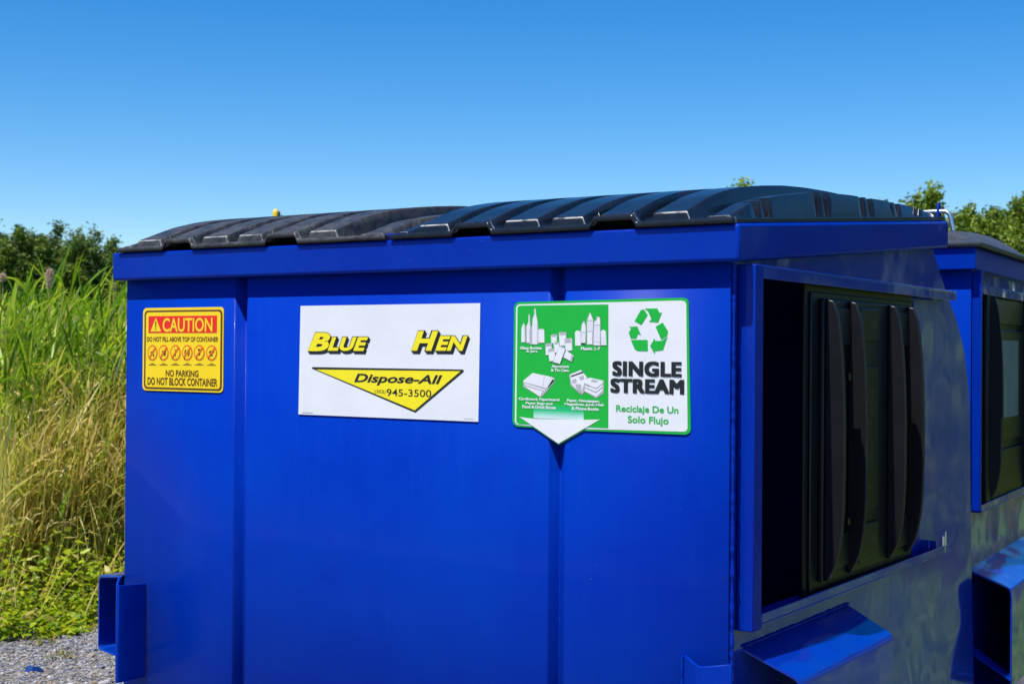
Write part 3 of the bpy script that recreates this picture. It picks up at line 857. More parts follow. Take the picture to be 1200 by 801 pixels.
picture([(1, [(-0.3850, 1.4990), (-0.3550, 1.5100), (-0.3370, 1.4920), (-0.3460, 1.4880), (-0.2970, 1.4880), (-0.2970, 1.4600), (-0.3150, 1.4480), (-0.3450, 1.4620), (-0.3530, 1.4540), (-0.3810, 1.4750)]), (0, [(-0.3830, 1.4980), (-0.3560, 1.5090), (-0.3400, 1.4940), (-0.3460, 1.4800), (-0.3540, 1.4590), (-0.3780, 1.4770)]), (2, [(-0.3810, 1.4960), (-0.3510, 1.5060), (-0.3480, 1.5030), (-0.3800, 1.4930)]),
 (1, [(-0.3780, 1.4870), (-0.3670, 1.4900), (-0.3650, 1.4820), (-0.3760, 1.4780)]), (1, [(-0.3600, 1.4940), (-0.3480, 1.4980), (-0.3460, 1.4900), (-0.3560, 1.4860)]), (0, [(-0.3460, 1.4880), (-0.3320, 1.4930), (-0.2990, 1.4870), (-0.3000, 1.4810), (-0.3160, 1.4700), (-0.3440, 1.4800)]), (1, [(-0.3270, 1.4890), (-0.3100, 1.4870), (-0.3160, 1.4820), (-0.3290, 1.4840)]),
 (0, [(-0.3440, 1.4780), (-0.3160, 1.4670), (-0.2990, 1.4780), (-0.2990, 1.4740), (-0.3160, 1.4620), (-0.3440, 1.4720)]), (2, [(-0.3440, 1.4780), (-0.3320, 1.4730), (-0.3320, 1.4720), (-0.3440, 1.4770)]), (0, [(-0.3440, 1.4690), (-0.3160, 1.4590), (-0.2990, 1.4700), (-0.2990, 1.4650), (-0.3150, 1.4510), (-0.3440, 1.4630)]), (1, [(-0.3700, 1.4780), (-0.3540, 1.4780), (-0.3530, 1.4570), (-0.3590, 1.4590)])])

# ================================================================ SECOND DUMPSTER
d2 = empty('dumpster', (-.045, 1.93, 0), R(3.6))
tag(d2, 'partly hidden blue dumpster behind the right end of the stickered one, with smooth domed lid', 'dumpster', 'blue steel dumpsters')
S = .075   # its rim stands higher
front2 = front_panel(d2, .12, G + S + .22, M_BLUE)
outer2 = [(.004, .12), (.004, G + S + .24), (1.36, G + S + .24), (1.50, G + S + .10), (1.70, G - .05), (1.78, G - .3), (1.84, .12)]
hole2 = [(.045, G + .195), (1.20, G + .190), (1.20, G - .500), (.045, G - .510)]
panel_with_hole('side_panel', outer2, hole2, 0.0, .004, M_SIDE, d2)
panel_with_hole('side_panel', outer2, None, -W + .004, .004, M_SIDE, d2)
mb = MB(); mb.add([(x, y, z) for x in (-W + .004, -.004) for y, z in outer2[2:]], [(i, i + 1, 5 + i + 1, 5 + i) for i in range(4)]); mb.build('rear_panel', M_BLUE, d2)
mb = MB(); mb.box(-W + .004, -.004, .006, 1.83, .12, .126); mb.build('floor_panel', M_DARK, d2)
for xx in (-W + .25, -.35):
    mb = MB(); mb.box(xx, xx + .10, .05, 1.78, 0.0, .118); mb.build('skid_beam', M_BLUE, d2, bevel=.004)
rim2 = MB()
ox, oy, t, zt, h = .020, .030, .055, G + S + .268, .070
def ring2(d, z): return [(-W - ox + d, -oy + d, z), (ox - d, -oy + d, z), (ox - d, 1.42 - d, z), (-W - ox + d, 1.42 - d, z)]
vs = ring2(0, zt - h) + ring2(0, zt) + ring2(t, zt) + ring2(t, zt - h)
rim2.add(vs, [(k * 4 + i, k * 4 + (i + 1) % 4, ((k + 1) % 4) * 4 + (i + 1) % 4, ((k + 1) % 4) * 4 + i) for k in range(4) for i in range(4)])
rim2.build('top_rim', M_RIM, d2, bevel=.003, segs=2, merge=True)
def smooth_lid(x0, x1):
    ys = [-.040, -.038, -.020, -.006, .02, .06, .12, .2, .3, .4, .5, .6, .7, .8, .9, 1.0, 1.1, 1.2, 1.3, 1.38, 1.42]
    xs = [x0, x0 + .003, x0 + .03, x0 + .045, x0 + .07, x0 + .12] + list(np.linspace(x0 + .2, x1 - .2, 8)) + [x1 - .12, x1 - .07, x1 - .045, x1 - .03, x1 - .003, x1]
    rows = []
    for y in ys:
        e = float(sstep(y, -.020, .10)) * .040 + .034 * math.sin(math.pi * min(1, max(0, (y + .02) / 1.44))) - .03 * float(sstep(y, 1.2, 1.42))
        row = []
        for x in xs:
            k = float(sstep(x, x0 + .03, x0 + .12)) * (1 - float(sstep(x, x1 - .12, x1 - .03)))
            z = zt + .016 + e * (.0 + 1.0 * k)
            if x in (x0, x1) or y == -.040: z = zt + .001
            row.append((x, y, z))
        rows.append(row)
    n = len(xs); mb = MB()
    mb.add([p for r_ in rows for p in r_], [(j * n + i, j * n + i + 1, (j + 1) * n + i + 1, (j + 1) * n + i) for j in range(len(rows) - 1) for i in range(n - 1)])
    o = mb.build('lid', M_LIDDUST if x0 < -1 else M_LID2, d2, smooth=True, angle=45)
    s = o.modifiers.new('thickness', 'SOLIDIFY'); s.thickness = .004; s.offset = -1
M_LID2 = plastic('grey_lid_plastic', (0.035, 0.037, 0.045), 0.45, 0.35, (0.16, 0.155, 0.15))
smooth_lid(-.880, .040); smooth_lid(-W - .03, -.890)
mb = MB(); mb.tube([(-W, 1.40, zt + .02), (.05, 1.40, zt + .02)], .007, 8); mb.build('hinge_rod', M_STEEL, d2, smooth=True)
# door frame and door
mb = MB(); mb.box(.001, .030, .012, .030, G - .505, G + S + .195); mb.build('door_jamb', M_RIM, d2, bevel=.002)
mb = MB(); mb.box(.001, .030, .0305, 1.40, G + .222, G + .227); mb.box(.025, .030, .0305, 1.40, G + .196, G + .2218); mb.build('door_rail', M_SIDE, d2, bevel=.0015)
mb = MB(); mb.box(.001, .030, .0305, 1.40, G - .512, G - .507); mb.box(.025, .030, .0305, 1.40, G - .5068, G - .486); mb.build('door_rail', M_SIDE, d2, bevel=.0015)
mb = MB(); mb.box(.003, .010, .115, .96, G - .505, G + .215)
door2 = mb.build('sliding_door', M_DOOR, d2, bevel=.002)
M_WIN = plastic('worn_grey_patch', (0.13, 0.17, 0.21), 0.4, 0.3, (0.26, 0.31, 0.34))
for yy in (.215, .82):
    blade(door2, yy, .008, G + .200, G - .495, .062, w=.010)
mb = MB(); mb.box(.0102, .024, .140, .212, G - .500, G + .205); mb.build('raised_field', M_DOOR, door2, bevel=.003)
for za, zb in ((.105, .195), (-.30, .085), (-.490, -.33)):
    mb = MB(); mb.box(.0102, .020, .235, .80, G + za, G + zb); mb.build('raised_panel', M_DOOR, door2, bevel=.004)
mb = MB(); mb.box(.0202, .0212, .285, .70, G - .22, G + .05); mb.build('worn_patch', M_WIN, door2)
# pocket and guard
def pocket2(side):
    xb = 0 if side > 0 else -W
    t = .006; zi = G - .735; wd = .135; hh = .32
    prof = [(0, zi + .045), (wd - .016, zi), (wd - .004, zi - .006), (wd, zi - .020), (wd, zi - hh), (0, zi - hh - .012)]
    inn = [(0, zi + .038), (wd - .018, zi - .006), (wd - .010, zi - .010), (wd - t, zi - .022), (wd - t, zi - hh + .005), (0, zi - hh - .006)]
    n = len(prof)
    vs = [(xb + side * x, y, z) for y in (-.015, 1.30) for pr_ in (prof, inn) for x, z in pr_]
    fs = []
    for i in range(n - 1):
        fs += [(i, i + 1, 2 * n + i + 1, 2 * n + i), (n + i + 1, n + i, 3 * n + i, 3 * n + i + 1), (i + 1, i, n + i, n + i + 1), (2 * n + i, 2 * n + i + 1, 3 * n + i + 1, 3 * n + i)]
    fs.append(tuple(range(2 * n, 3 * n)))
    mb = MB(); mb.add(vs, fs); mb.build('fork_pocket', M_SIDE, d2, bevel=.0015, segs=1, merge=True)
    mb = MB()
    mb.prism([(xb, -.018, zi - .22), (xb + side * wd, -.018, zi - .30), (xb + side * wd, .04, zi - .30), (xb, .04, zi - .21)],
             [(xb, -.018, zi - .215), (xb + side * wd, -.018, zi - .295), (xb + side * wd, .04, zi - .295), (xb, .04, zi - .205)])
    mb.build('fork_guard', M_BLUE, d2, bevel=.001, segs=1, merge=True)
pocket2(1); pocket2(-1)

# ================================================================ GROUND
def ground_mat():
    m, nt, b = new_mat('gravel_ground')
    tc = nt.nodes.new('ShaderNodeTexCoord')
    vo = nt.nodes.new('ShaderNodeTexVoronoi'); vo.inputs['Scale'].default_value = 55
    nt.links.new(tc.outputs['Object'], vo.inputs['Vector'])
    hs = nt.nodes.new('ShaderNodeSeparateColor'); nt.links.new(vo.outputs['Color'], hs.inputs[0])
    c = ramp(nt, hs.outputs[0], [(0.0, (.05, .047, .045)), (.35, (.12, .11, .105)), (.7, (.20, .185, .17)), (1.0, (.32, .30, .28))])
    n = noise(nt, .8, 5)
    s = ramp(nt, n.outputs[0], [(.45, 0.0), (.62, .7)])
    out = mix(nt, s.outputs[0], c.outputs[0], (.17, .14, .09))
    nt.links.new(out, b.inputs['Base Color'])
    b.inputs['Roughness'].default_value = .9
    bump(nt, b, vo.outputs['Distance'], .8, .01)
    return m

def soil_mat():
    m, nt, b = new_mat('field_soil')
    n = noise(nt, 3, 6, .7)
    c = ramp(nt, n.outputs[0], [(.3, (.03, .075, .008)), (.5, (.06, .13, .012)), (.7, (.12, .18, .03))])
    nt.links.new(c.outputs[0], b.inputs['Base Color'])
    b.inputs['Roughness'].default_value = .95
    bump(nt, b, n.outputs[0], 1.0, .05)
    return m

mb = MB(); mb.add([(-900, -900, 0), (900, -900, 0), (900, 900, 0), (-900, 900, 0)], [(0, 1, 2, 3)])
tag(mb.build('ground', ground_mat()), kind='structure')
mb = MB()
for q in ([(-900, -900), (-5.5, -900), (-5.5, 0), (-900, 0)], [(-900, 0), (-5.5, 0), (-5.55, 11), (-900, 11)], [(-900, 11), (-5.55, 11), (-3, 14.2), (-3, 900), (-900, 900)],
          [(-3, 14.2), (.2, 12), (.3, 900), (-3, 900)], [(.2, 12), (.28, 2.9), (1.0, 1.6), (4, .4), (4, 900), (.3, 900)], [(4, .4), (900, -2), (900, 900), (4, 900)]):
    mb.add([(a, b_, .004) for a, b_ in q], [tuple(range(len(q)))])
tag(mb.build('field', soil_mat(), merge=True), kind='structure')

# ---------------------------------------------------------------- vegetation
def leaf_mat(name, trans=.35, rough=.5):
    m, nt, b = new_mat(name)
    at = nt.nodes.new('ShaderNodeAttribute'); at.attribute_name = 'tint'
    nt.links.new(at.outputs['Color'], b.inputs['Base Color'])
    b.inputs['Roughness'].default_value = rough
    b.inputs['Specular IOR Level'].default_value = .35
    tr = nt.nodes.new('ShaderNodeBsdfTranslucent')
    nt.links.new(at.outputs['Color'], tr.inputs['Color'])
    mx = nt.nodes.new('ShaderNodeMixShader'); mx.inputs[0].default_value = trans
    nt.links.new(b.outputs[0], mx.inputs[1]); nt.links.new(tr.outputs[0], mx.inputs[2])
    nt.links.new(mx.outputs[0], nt.nodes['Material Output'].inputs['Surface'])
    return m
M_LEAF = leaf_mat('reed_leaf', .5, .42)
M_TREE = leaf_mat('tree_leaf', .25, .55)
M_BARK = simple('bark', (.11, .085, .06), .9)

def np_mesh(name, V, F, tint, mat, parent=None):
    """V (n,3), F (m,4) quads (last index repeated = triangle handled by caller as quad strip), tint (n,3)"""
    me = bpy.data.meshes.new(name)
    me.vertices.add(len(V)); me.vertices.foreach_set('co', V.astype(np.float32).ravel())
    k = F.shape[1]
    me.loops.add(F.size); me.loops.foreach_set('vertex_index', F.astype(np.int32).ravel())
    me.polygons.add(len(F))
    me.polygons.foreach_set('loop_start', np.arange(0, F.size, k, dtype=np.int32))
    me.polygons.foreach_set('loop_total', np.full(len(F), k, dtype=np.int32))
    me.update(calc_edges=True)
    ca = me.color_attributes.new('tint', 'FLOAT_COLOR', 'POINT')
    ca.data.foreach_set('color', np.hstack([tint, np.ones((len(V), 1))]).astype(np.float32).ravel())
    me.materials.append(mat)
    me.polygons.foreach_set('use_smooth', np.ones(len(F), dtype=bool))
    me.validate()
    o = bpy.data.objects.new(name, me); COL.objects.link(o)
    if parent is not None: o.parent = parent
    return o

def ribbons(base, dirv, length, width, droop, tint, rng, segs=4, up0=None, fold=0.0):
    """arching leaf blades: base (n,3), dirv (n,3) start direction, droop amount (n,)"""
    n = len(base)
    side = np.cross(dirv, np.tile([0, 0, 1.0], (n, 1)))
    ln = np.linalg.norm(side, axis=1, keepdims=True); side = np.where(ln > 1e-4, side / np.maximum(ln, 1e-4), [1, 0, 0])
    tw = rng.uniform(-1.1, 1.1, n)[:, None]
    nrm = np.cross(side, dirv)
    side = side * np.cos(tw) + nrm * np.sin(tw)
    V = np.zeros((n, (segs + 1) * 2, 3)); T = np.zeros((n, (segs + 1) * 2, 3))
    wp = [.55, 1.0, .9, .6, .05] if segs == 4 else list(np.interp(np.linspace(0, 1, segs + 1), [0, .25, .6, 1], [.5, 1, .8, .05]))
    for k in range(segs + 1):
        t = k / segs
        c = base + dirv * (length * t)[:, None] - np.array([0, 0, 1.0]) * (droop * length * t ** 2.0)[:, None]
        w = (width * wp[k] * .5)[:, None]
        V[:, 2 * k] = c - side * w; V[:, 2 * k + 1] = c + side * w
        T[:, 2 * k] = tint; T[:, 2 * k + 1] = tint
    idx = np.arange(n)[:, None] * ((segs + 1) * 2)
    F = []
    for k in range(segs):
        F.append(np.hstack([idx + 2 * k, idx + 2 * k + 1, idx + 2 * k + 3, idx + 2 * k + 2]))
    F = np.stack(F, 1).reshape(-1, 4)
    return V.reshape(-1, 3), F, T.reshape(-1, 3)

def join(parts):
    V = []; F = []; T = []; b = 0
    for v, f, t in parts:
        V.append(v); F.append(f + b); T.append(t); b += len(v)
    return np.vstack(V), np.vstack(F), np.vstack(T)

GREENS = np.array([[.14, .29, .006], [.22, .38, .008], [.32, .46, .012], [.09, .20, .008], [.44, .54, .03]])
TANS = np.array([[.80, .62, .17], [.72, .55, .13], [.86, .74, .32], [.58, .44, .08], [.58, .60, .06]])

def reeds(name, pos, seed, nleaf=10, hmean=2.05, wide=.024, label=None, dead_add=0.0, hs=.16, heights=None, stemw=.0055):
    rng = np.random.default_rng(seed)
    n = len(pos)
    h = np.clip(rng.normal(hmean, hs, n), .3, hmean + 2.2 * hs) if heights is None else heights * rng.uniform(.85, 1.15, n)
    lean = rng.normal(0, .07, (n, 2)) + np.array([.05, .02])
    top = np.stack([pos[:, 0] + lean[:, 0] * h, pos[:, 1] + lean[:, 1] * h, h], 1)
    base = np.stack([pos[:, 0], pos[:, 1], np.zeros(n)], 1)
    parts = []
    # stems as thin two-sided ribbons crossed
    ax = top - base; L = np.linalg.norm(ax, axis=1); d = ax / L[:, None]
    dead = rng.random(n) < .5
    for rot in (0, 1):
        sd_ = np.array([1.0, 0, 0]) if rot == 0 else np.array([0, 1.0, 0])
        V = np.zeros((n, 6, 3)); T = np.zeros((n, 6, 3))
        for k, t in enumerate((0, .5, 1)):
            c = base + ax * t
            w = stemw * (1 - .6 * t)
            V[:, 2 * k] = c - sd_ * w; V[:, 2 * k + 1] = c + sd_ * w
            tan = TANS[rng.integers(0, 5, n)]; grn = GREENS[rng.integers(0, 5, n)]
            mixf = np.where(dead, 0.0, t ** 1.2)[:, None]
            T[:, 2 * k] = T[:, 2 * k + 1] = tan * (1 - mixf) + grn * mixf
        idx = np.arange(n)[:, None] * 6
        F = np.stack([np.hstack([idx, idx + 1, idx + 3, idx + 2]), np.hstack([idx + 2, idx + 3, idx + 5, idx + 4])], 1).reshape(-1, 4)
        parts.append((V.reshape(-1, 3), F, T.reshape(-1, 3)))
    # leaves
    for j in range(nleaf):
        t = np.clip(.12 + .88 * (j + rng.random(n)) / nleaf, 0, 1)
        b = base + ax * t[:, None]
        az = rng.normal(.35, 1.5, n)
        el = rng.uniform(.85, 1.42, n) - (1 - t) * .3
        dv = np.stack([np.cos(az) * np.cos(el), np.sin(az) * np.cos(el), np.sin(el)], 1)
        ln = rng.uniform(.30, .60, n) * (1.05 - .2 * t)
        wd = wide * rng.uniform(.6, 1.25, n)
        dr = rng.uniform(.08, .75, n) + np.where(t < .4, .4, 0)
        g = GREENS[rng.integers(0, 5, n)] * rng.uniform(.75, 1.25, (n, 1))
        ta = TANS[rng.integers(0, 5, n)] * rng.uniform(.7, 1.15, (n, 1))
        pdead = np.clip((1.12 - b[:, 2] + .22 * np.sin(b[:, 1] * 2.3 + b[:, 0])) * 1.5 + .12 + dead_add, .04, .92)
        isd = (rng.random(n) < pdead)[:, None]
        parts.append(ribbons(b, dv, ln, wd, dr, np.where(isd, ta, g), rng))
    V, F, T = join(parts)
    o = np_mesh(name, V, F, T, M_LEAF)
    tag(o, label, 'reeds', kind='stuff')
    return o

rng = np.random.default_rng(7)
# dense stand along the left edge of the gravel: rows run back from x = -5.5
def scatter(n, x0, x1, y0, y1, r):
    return np.stack([r.uniform(x0, x1, n), r.uniform(y0, y1, n)], 1)
front_r = scatter(1750, -7.9, -6.05, .2, 9.0, rng)
mid_r = scatter(4600, -14, -7.8, 0.5, 13.0, rng)
def bed(p):      # the stand ends a little in front of the photograph's left edge
    return p[p[:, 1] > 1.84 + .741 * (-5.1 - p[:, 0]) + .12 * np.sin(p[:, 0] * 5)]
front_r = bed(front_r); mid_r = bed(mid_r)
skirt = bed(scatter(1900, -6.30, -5.66, .2, 8.5, rng))
reeds('reed_skirt', skirt, 23, 8, .95, .017, 'short dry yellow reeds along the front of the reed bed', dead_add=.25, heights=.50 + (-5.66 - skirt[:, 0]) * 1.6)
stalks = bed(scatter(2600, -6.05, -5.58, .2, 8.5, rng))
reeds('reed_stalks', stalks, 24, 2, 1.0, .012, 'bare tan reed stalks standing at the edge of the reed bed', dead_add=.9, heights=rng.uniform(.5, 1.25, len(stalks)), stemw=.0065)
reeds('reed_bed', np.vstack([front_r, mid_r]), 21, 11, 1.72, .020, 'tall green reeds with dry tan stalks filling the left side')
back_r = np.stack([rng.uniform(-5.5, 13, 5200), np.zeros(5200)], 1)
back_r[:, 1] = np.interp(back_r[:, 0], [-5.5, -3, .6, 1.3, 4, 8, 13], [11.3, 14.2, 13.5, 6.8, 6.2, 5.6, 5]) + rng.random(5200) ** 1.5 * 3.5
reeds('reed_bed', back_r, 22, 8, 1.6, .034, 'reeds growing behind the two dumpsters', dead_add=-2.2)

# low leafy weeds at the foot of the reeds
def weeds(n, seed, x_of, y0, y1, spread):
    r = np.random.default_rng(seed)
    yy = r.uniform(y0, y1, n)
    off = r.exponential(spread, n)
    xx = x_of(yy) + .55 - off * 1.0
    ok = (xx < x_of(yy) + .30 + .12 * np.sin(yy * 6)) & (xx > x_of(yy) - 1.4)
    xx = xx[ok]; yy = yy[ok]; n = len(xx)
    edge = np.clip((x_of(yy) + .40 - xx) / .55, .05, 1)
    clump = .55 + .45 * np.sin(xx * 7 + yy * 5) * np.sin(yy * 9 - xx * 4)
    zz = r.random(n) ** .8 * .58 * edge * (.5 + .6 * clump)
    base = np.stack([xx, yy, zz], 1)
    az = r.uniform(0, 2 * np.pi, n); el = r.uniform(-.1, .9, n)
    dv = np.stack([np.cos(az) * np.cos(el), np.sin(az) * np.cos(el), np.sin(el)], 1)
    pal = np.array([[.28, .40, .012], [.42, .50, .018], [.18, .32, .012], [.52, .54, .03], [.52, .42, .12]])
    p = pal[r.choice(5, n, p=[.27, .30, .17, .18, .08])] * r.uniform(.8, 1.25, (n, 1))
    return ribbons(base, dv, r.uniform(.028, .075, n), r.uniform(.012, .034, n), r.uniform(0, .6, n), p, r, segs=3)
def weed_stems(n, seed, x_of, y0, y1):
    r = np.random.default_rng(seed)
    yy = r.uniform(y0, y1, n); xx = x_of(yy) + .25 - r.random(n) * .9
    base = np.stack([xx, yy, np.zeros(n)], 1)
    az = r.uniform(0, 2 * np.pi, n); el = r.uniform(.9, 1.5, n)
    dv = np.stack([np.cos(az) * np.cos(el), np.sin(az) * np.cos(el), np.sin(el)], 1)
    tan = TANS[r.integers(0, 5, n)]
    return ribbons(base, dv, r.uniform(.3, .9, n), np.full(n, .008), r.uniform(0, .25, n), tan, r, segs=3)
xl = lambda y: -5.33 - .03 * (y - 2)
V, F, T = join([weeds(42000, 5, xl, .2, 8.0, .55), weed_stems(900, 6, xl, .2, 8)])
tag(np_mesh('weeds', V, F, T, M_LEAF), 'low leafy weeds along the edge of the gravel below the reeds', 'weeds', kind='stuff')
rm = np.random.default_rng(71); n = 16000
xx = rm.uniform(.4, 9, n); yy = rm.uniform(2.0, 8, n)
az = rm.uniform(0, 2 * np.pi, n); el = rm.uniform(.5, 1.4, n)
dv = np.stack([np.cos(az) * np.cos(el), np.sin(az) * np.cos(el), np.sin(el)], 1)
tn = np.where(rm.random((n, 1)) < .06, TANS[rm.integers(0, 5, n)], GREENS[rm.integers(0, 5, n)])
V, F, T = ribbons(np.stack([xx, yy, np.zeros(n)], 1), dv, rm.uniform(.15, .45, n), rm.uniform(.012, .03, n), rm.uniform(.1, .8, n), tn, rm, segs=3)
tag(np_mesh('meadow_grass', V, F, T, M_LEAF), 'rough meadow grass right of and behind the dumpsters', 'grass', kind='stuff')
# sparse sprigs out on the gravel
r = np.random.default_rng(17)
cl = np.stack([r.uniform(-5.15, -4.4, 34), r.uniform(.8, 5.5, 34)], 1)
cl = cl[(cl[:, 0] + 5.1 < r.random(len(cl)) ** 2 * .95)]
pts = np.repeat(cl, 30, 0); n = len(pts)
az = r.uniform(0, 2 * np.pi, n); el = r.uniform(.2, 1.3, n)
dv = np.stack([np.cos(az) * np.cos(el), np.sin(az) * np.cos(el), np.sin(el)], 1)
base = np.stack([pts[:, 0] + r.normal(0, .035, n), pts[:, 1] + r.normal(0, .035, n), r.uniform(0, .02, n)], 1)
pal = np.array([[.16, .22, .015], [.26, .26, .03], [.33, .25, .10]])[r.integers(0, 3, n)]
V, F, T = ribbons(base, dv, r.uniform(.03, .09, n), r.uniform(.006, .014, n), r.uniform(.1, .8, n), pal, r, segs=3)
tag(np_mesh('grass_sprigs', V, F, T, M_LEAF), 'small grass sprigs sprouting from the gravel', 'grass', kind='stuff')

# loose stones of the gravel
def pebbles(n, x0, x1, y0, y1, seed):
    r = np.random.default_rng(seed)
    bm = bmesh.new(); bmesh.ops.create_icosphere(bm, subdivisions=1, radius=1)
    iv = np.array([v.co[:] for v in bm.verts]); jf = np.array([[v.index for v in f.verts] for f in bm.faces]); bm.free()
    sz = np.exp(r.normal(math.log(.0056), .40, n)); sc = np.stack([sz * r.uniform(.8, 1.5, n), sz * r.uniform(.7, 1.2, n), sz * r.uniform(.4, .8, n)], 1)
    a = r.uniform(0, 2 * np.pi, n)
    jit = r.uniform(.75, 1.2, (n, len(iv), 1))
    P = iv[None] * jit * sc[:, None]
    ca, sa = np.cos(a)[:, None], np.sin(a)[:, None]
    X = P[..., 0] * ca - P[..., 1] * sa; Y = P[..., 0] * sa + P[..., 1] * ca
    px, py = r.uniform(x0, x1, n), r.uniform(y0, y1, n)
    V = np.stack([X + px[:, None], Y + py[:, None], P[..., 2] + sc[:, 2:3] * .5], -1).reshape(-1, 3)
    F = (jf[None] + np.arange(n)[:, None, None] * len(iv)).reshape(-1, 3)
    pal = np.array([[.28, .265, .27], [.17, .18, .23], [.38, .36, .355], [.10, .10, .11], [.30, .23, .17], [.55, .53, .52]])
    T = np.repeat(pal[r.choice(6, n, p=[.25, .22, .15, .18, .17, .03])] * r.uniform(.8, 1.15, (n, 1)), len(iv), 0)
    return V, F, T
def stone_mat():
    m, nt, b = new_mat('stone')
    at = nt.nodes.new('ShaderNodeAttribute'); at.attribute_name = 'tint'
    n = noise(nt, 180, 3)
    c = ramp(nt, n.outputs[0], [(.3, (.75, .75, .75)), (.7, (1.1, 1.1, 1.1))])
    mx = nt.nodes.new('ShaderNodeMix'); mx.data_type = 'RGBA'; mx.blend_type = 'MULTIPLY'; mx.inputs[0].default_value = 1
    nt.links.new(at.outputs['Color'], mx.inputs[6]); nt.links.new(c.outputs[0], mx.inputs[7])
    nt.links.new(mx.outputs[2], b.inputs['Base Color']); b.inputs['Roughness'].default_value = .8
    return m
Vp, Fp, Tp = pebbles(46000, -5.6, -3.3, .6, 4.4, 3)
o = np_mesh('gravel', Vp, Fp, Tp, stone_mat())
o.data.polygons.foreach_set('use_smooth', np.zeros(len(o.data.polygons), dtype=bool))
tag(o, 'loose grey gravel stones between the weeds and the dumpster', 'gravel', kind='stuff')

mb = MB()
mb.prism([(-4.43, 1.66, .002), (-4.36, 1.65, .004), (-4.35, 1.72, .002), (-4.41, 1.73, .002)], [(-4.42, 1.67, .030), (-4.37, 1.66, .038), (-4.36, 1.70, .026), (-4.40, 1.71, .022)])
tag(mb.build('plastic_scrap', simple('navy_scrap', (.01, .05, .22), .4), bevel=.003), 'small dark blue scrap lying on the gravel at lower left', 'scrap')

# ---------------------------------------------------------------- seed heads standing above the reeds
def seed_head(x, y, ztip, hl, lean, label, seed):
    t = empty('reed_seed_head', (x, y, 0))
    tag(t, label, 'reed', 'tan reed seed heads above the leaves')
    mb = MB(); mb.tube([(0, 0, 0), (lean * .5, 0, ztip * .55), (lean, 0, ztip - hl * .9)], [.006, .005, .003], 6)
    mb.build('stem', simple('dry_stem', (.33, .24, .11), .8), t, smooth=True)
    r = np.random.default_rng(seed); n = 420
    u = r.random(n); zz = ztip - hl * u
    rad = hl * .13 * np.sin(np.pi * np.clip(u * .92 + .06, 0, 1)) ** .7
    az = r.uniform(0, 2 * np.pi, n); rr = rad * r.random(n) ** .5
    base = np.stack([lean + rr * np.cos(az), rr * np.sin(az), zz], 1)
    el = r.uniform(.3, 1.3, n)
    dv = np.stack([np.cos(az) * np.cos(el), np.sin(az) * np.cos(el), np.sin(el)], 1)
    col = np.array([.72, .55, .42]) * r.uniform(.6, 1.25, (n, 1))
    V, F, T = ribbons(base, dv, r.uniform(.015, .035, n), np.full(n, .005), r.uniform(0, .6, n), col, r, segs=3)
    np_mesh('plume', V, F, T, M_LEAF, t)
seed_head(-6.55, 3.44, 2.068, .125, .02, 'largest tan seed head rising above the reeds at left', 1)
seed_head(-6.50, 3.95, 1.993, .04, .01, 'tiny pale seed head beside the left end of the rim', 2)
seed_head(-6.96, 3.41, 2.042, .05, -.02, 'tan seed head at the far left edge of the reeds', 3)

# ---------------------------------------------------------------- trees
def crown_mesh(seed, lobes, n, leaf, pal):
    r = np.random.default_rng(seed)
    L = np.array(lobes, float)     # cx, cy, cz, rx, ry, rz
    w = (L[:, 3] * L[:, 4] * L[:, 5]) ** (2 / 3); w /= w.sum()
    # twig tufts scattered through each lobe, then leaves round each tuft
    nt_ = n // 14
    li = r.choice(len(L), nt_, p=w)
    d = r.normal(size=(nt_, 3)); d /= np.linalg.norm(d, axis=1, keepdims=True)
    rad = r.random(nt_) ** .38 * r.uniform(.8, 1.14, nt_)
    tc_ = L[li, :3] + d * L[li, 3:] * rad[:, None]
    ti = np.repeat(np.arange(nt_), 14)
    m_ = len(ti)
    P = tc_[ti] + r.normal(0, leaf * 1.15, (m_, 3))
    a = r.normal(size=(m_, 3)); a[:, 2] *= .6; a /= np.linalg.norm(a, axis=1, keepdims=True)
    b = np.cross(a, r.normal(size=(m_, 3))); b /= np.linalg.norm(b, axis=1, keepdims=True)
    s = leaf * r.uniform(.6, 1.3, m_)[:, None]
    V = np.stack([P - a * s, P - b * s * .45, P + a * s, P + b * s * .45], 1).reshape(-1, 3)
    F = np.arange(m_ * 4).reshape(-1, 4)
    tt = np.array(pal)[r.integers(0, len(pal), nt_)][ti] * r.uniform(.8, 1.2, (m_, 1))
    return V, F, np.repeat(tt, 4, 0)

PAL_D = [(.07, .125, .008), (.11, .175, .010), (.035, .075, .010), (.18, .23, .018)]
PAL_L = [(.14, .22, .012), (.20, .28, .016), (.08, .14, .012), (.26, .32, .03)]

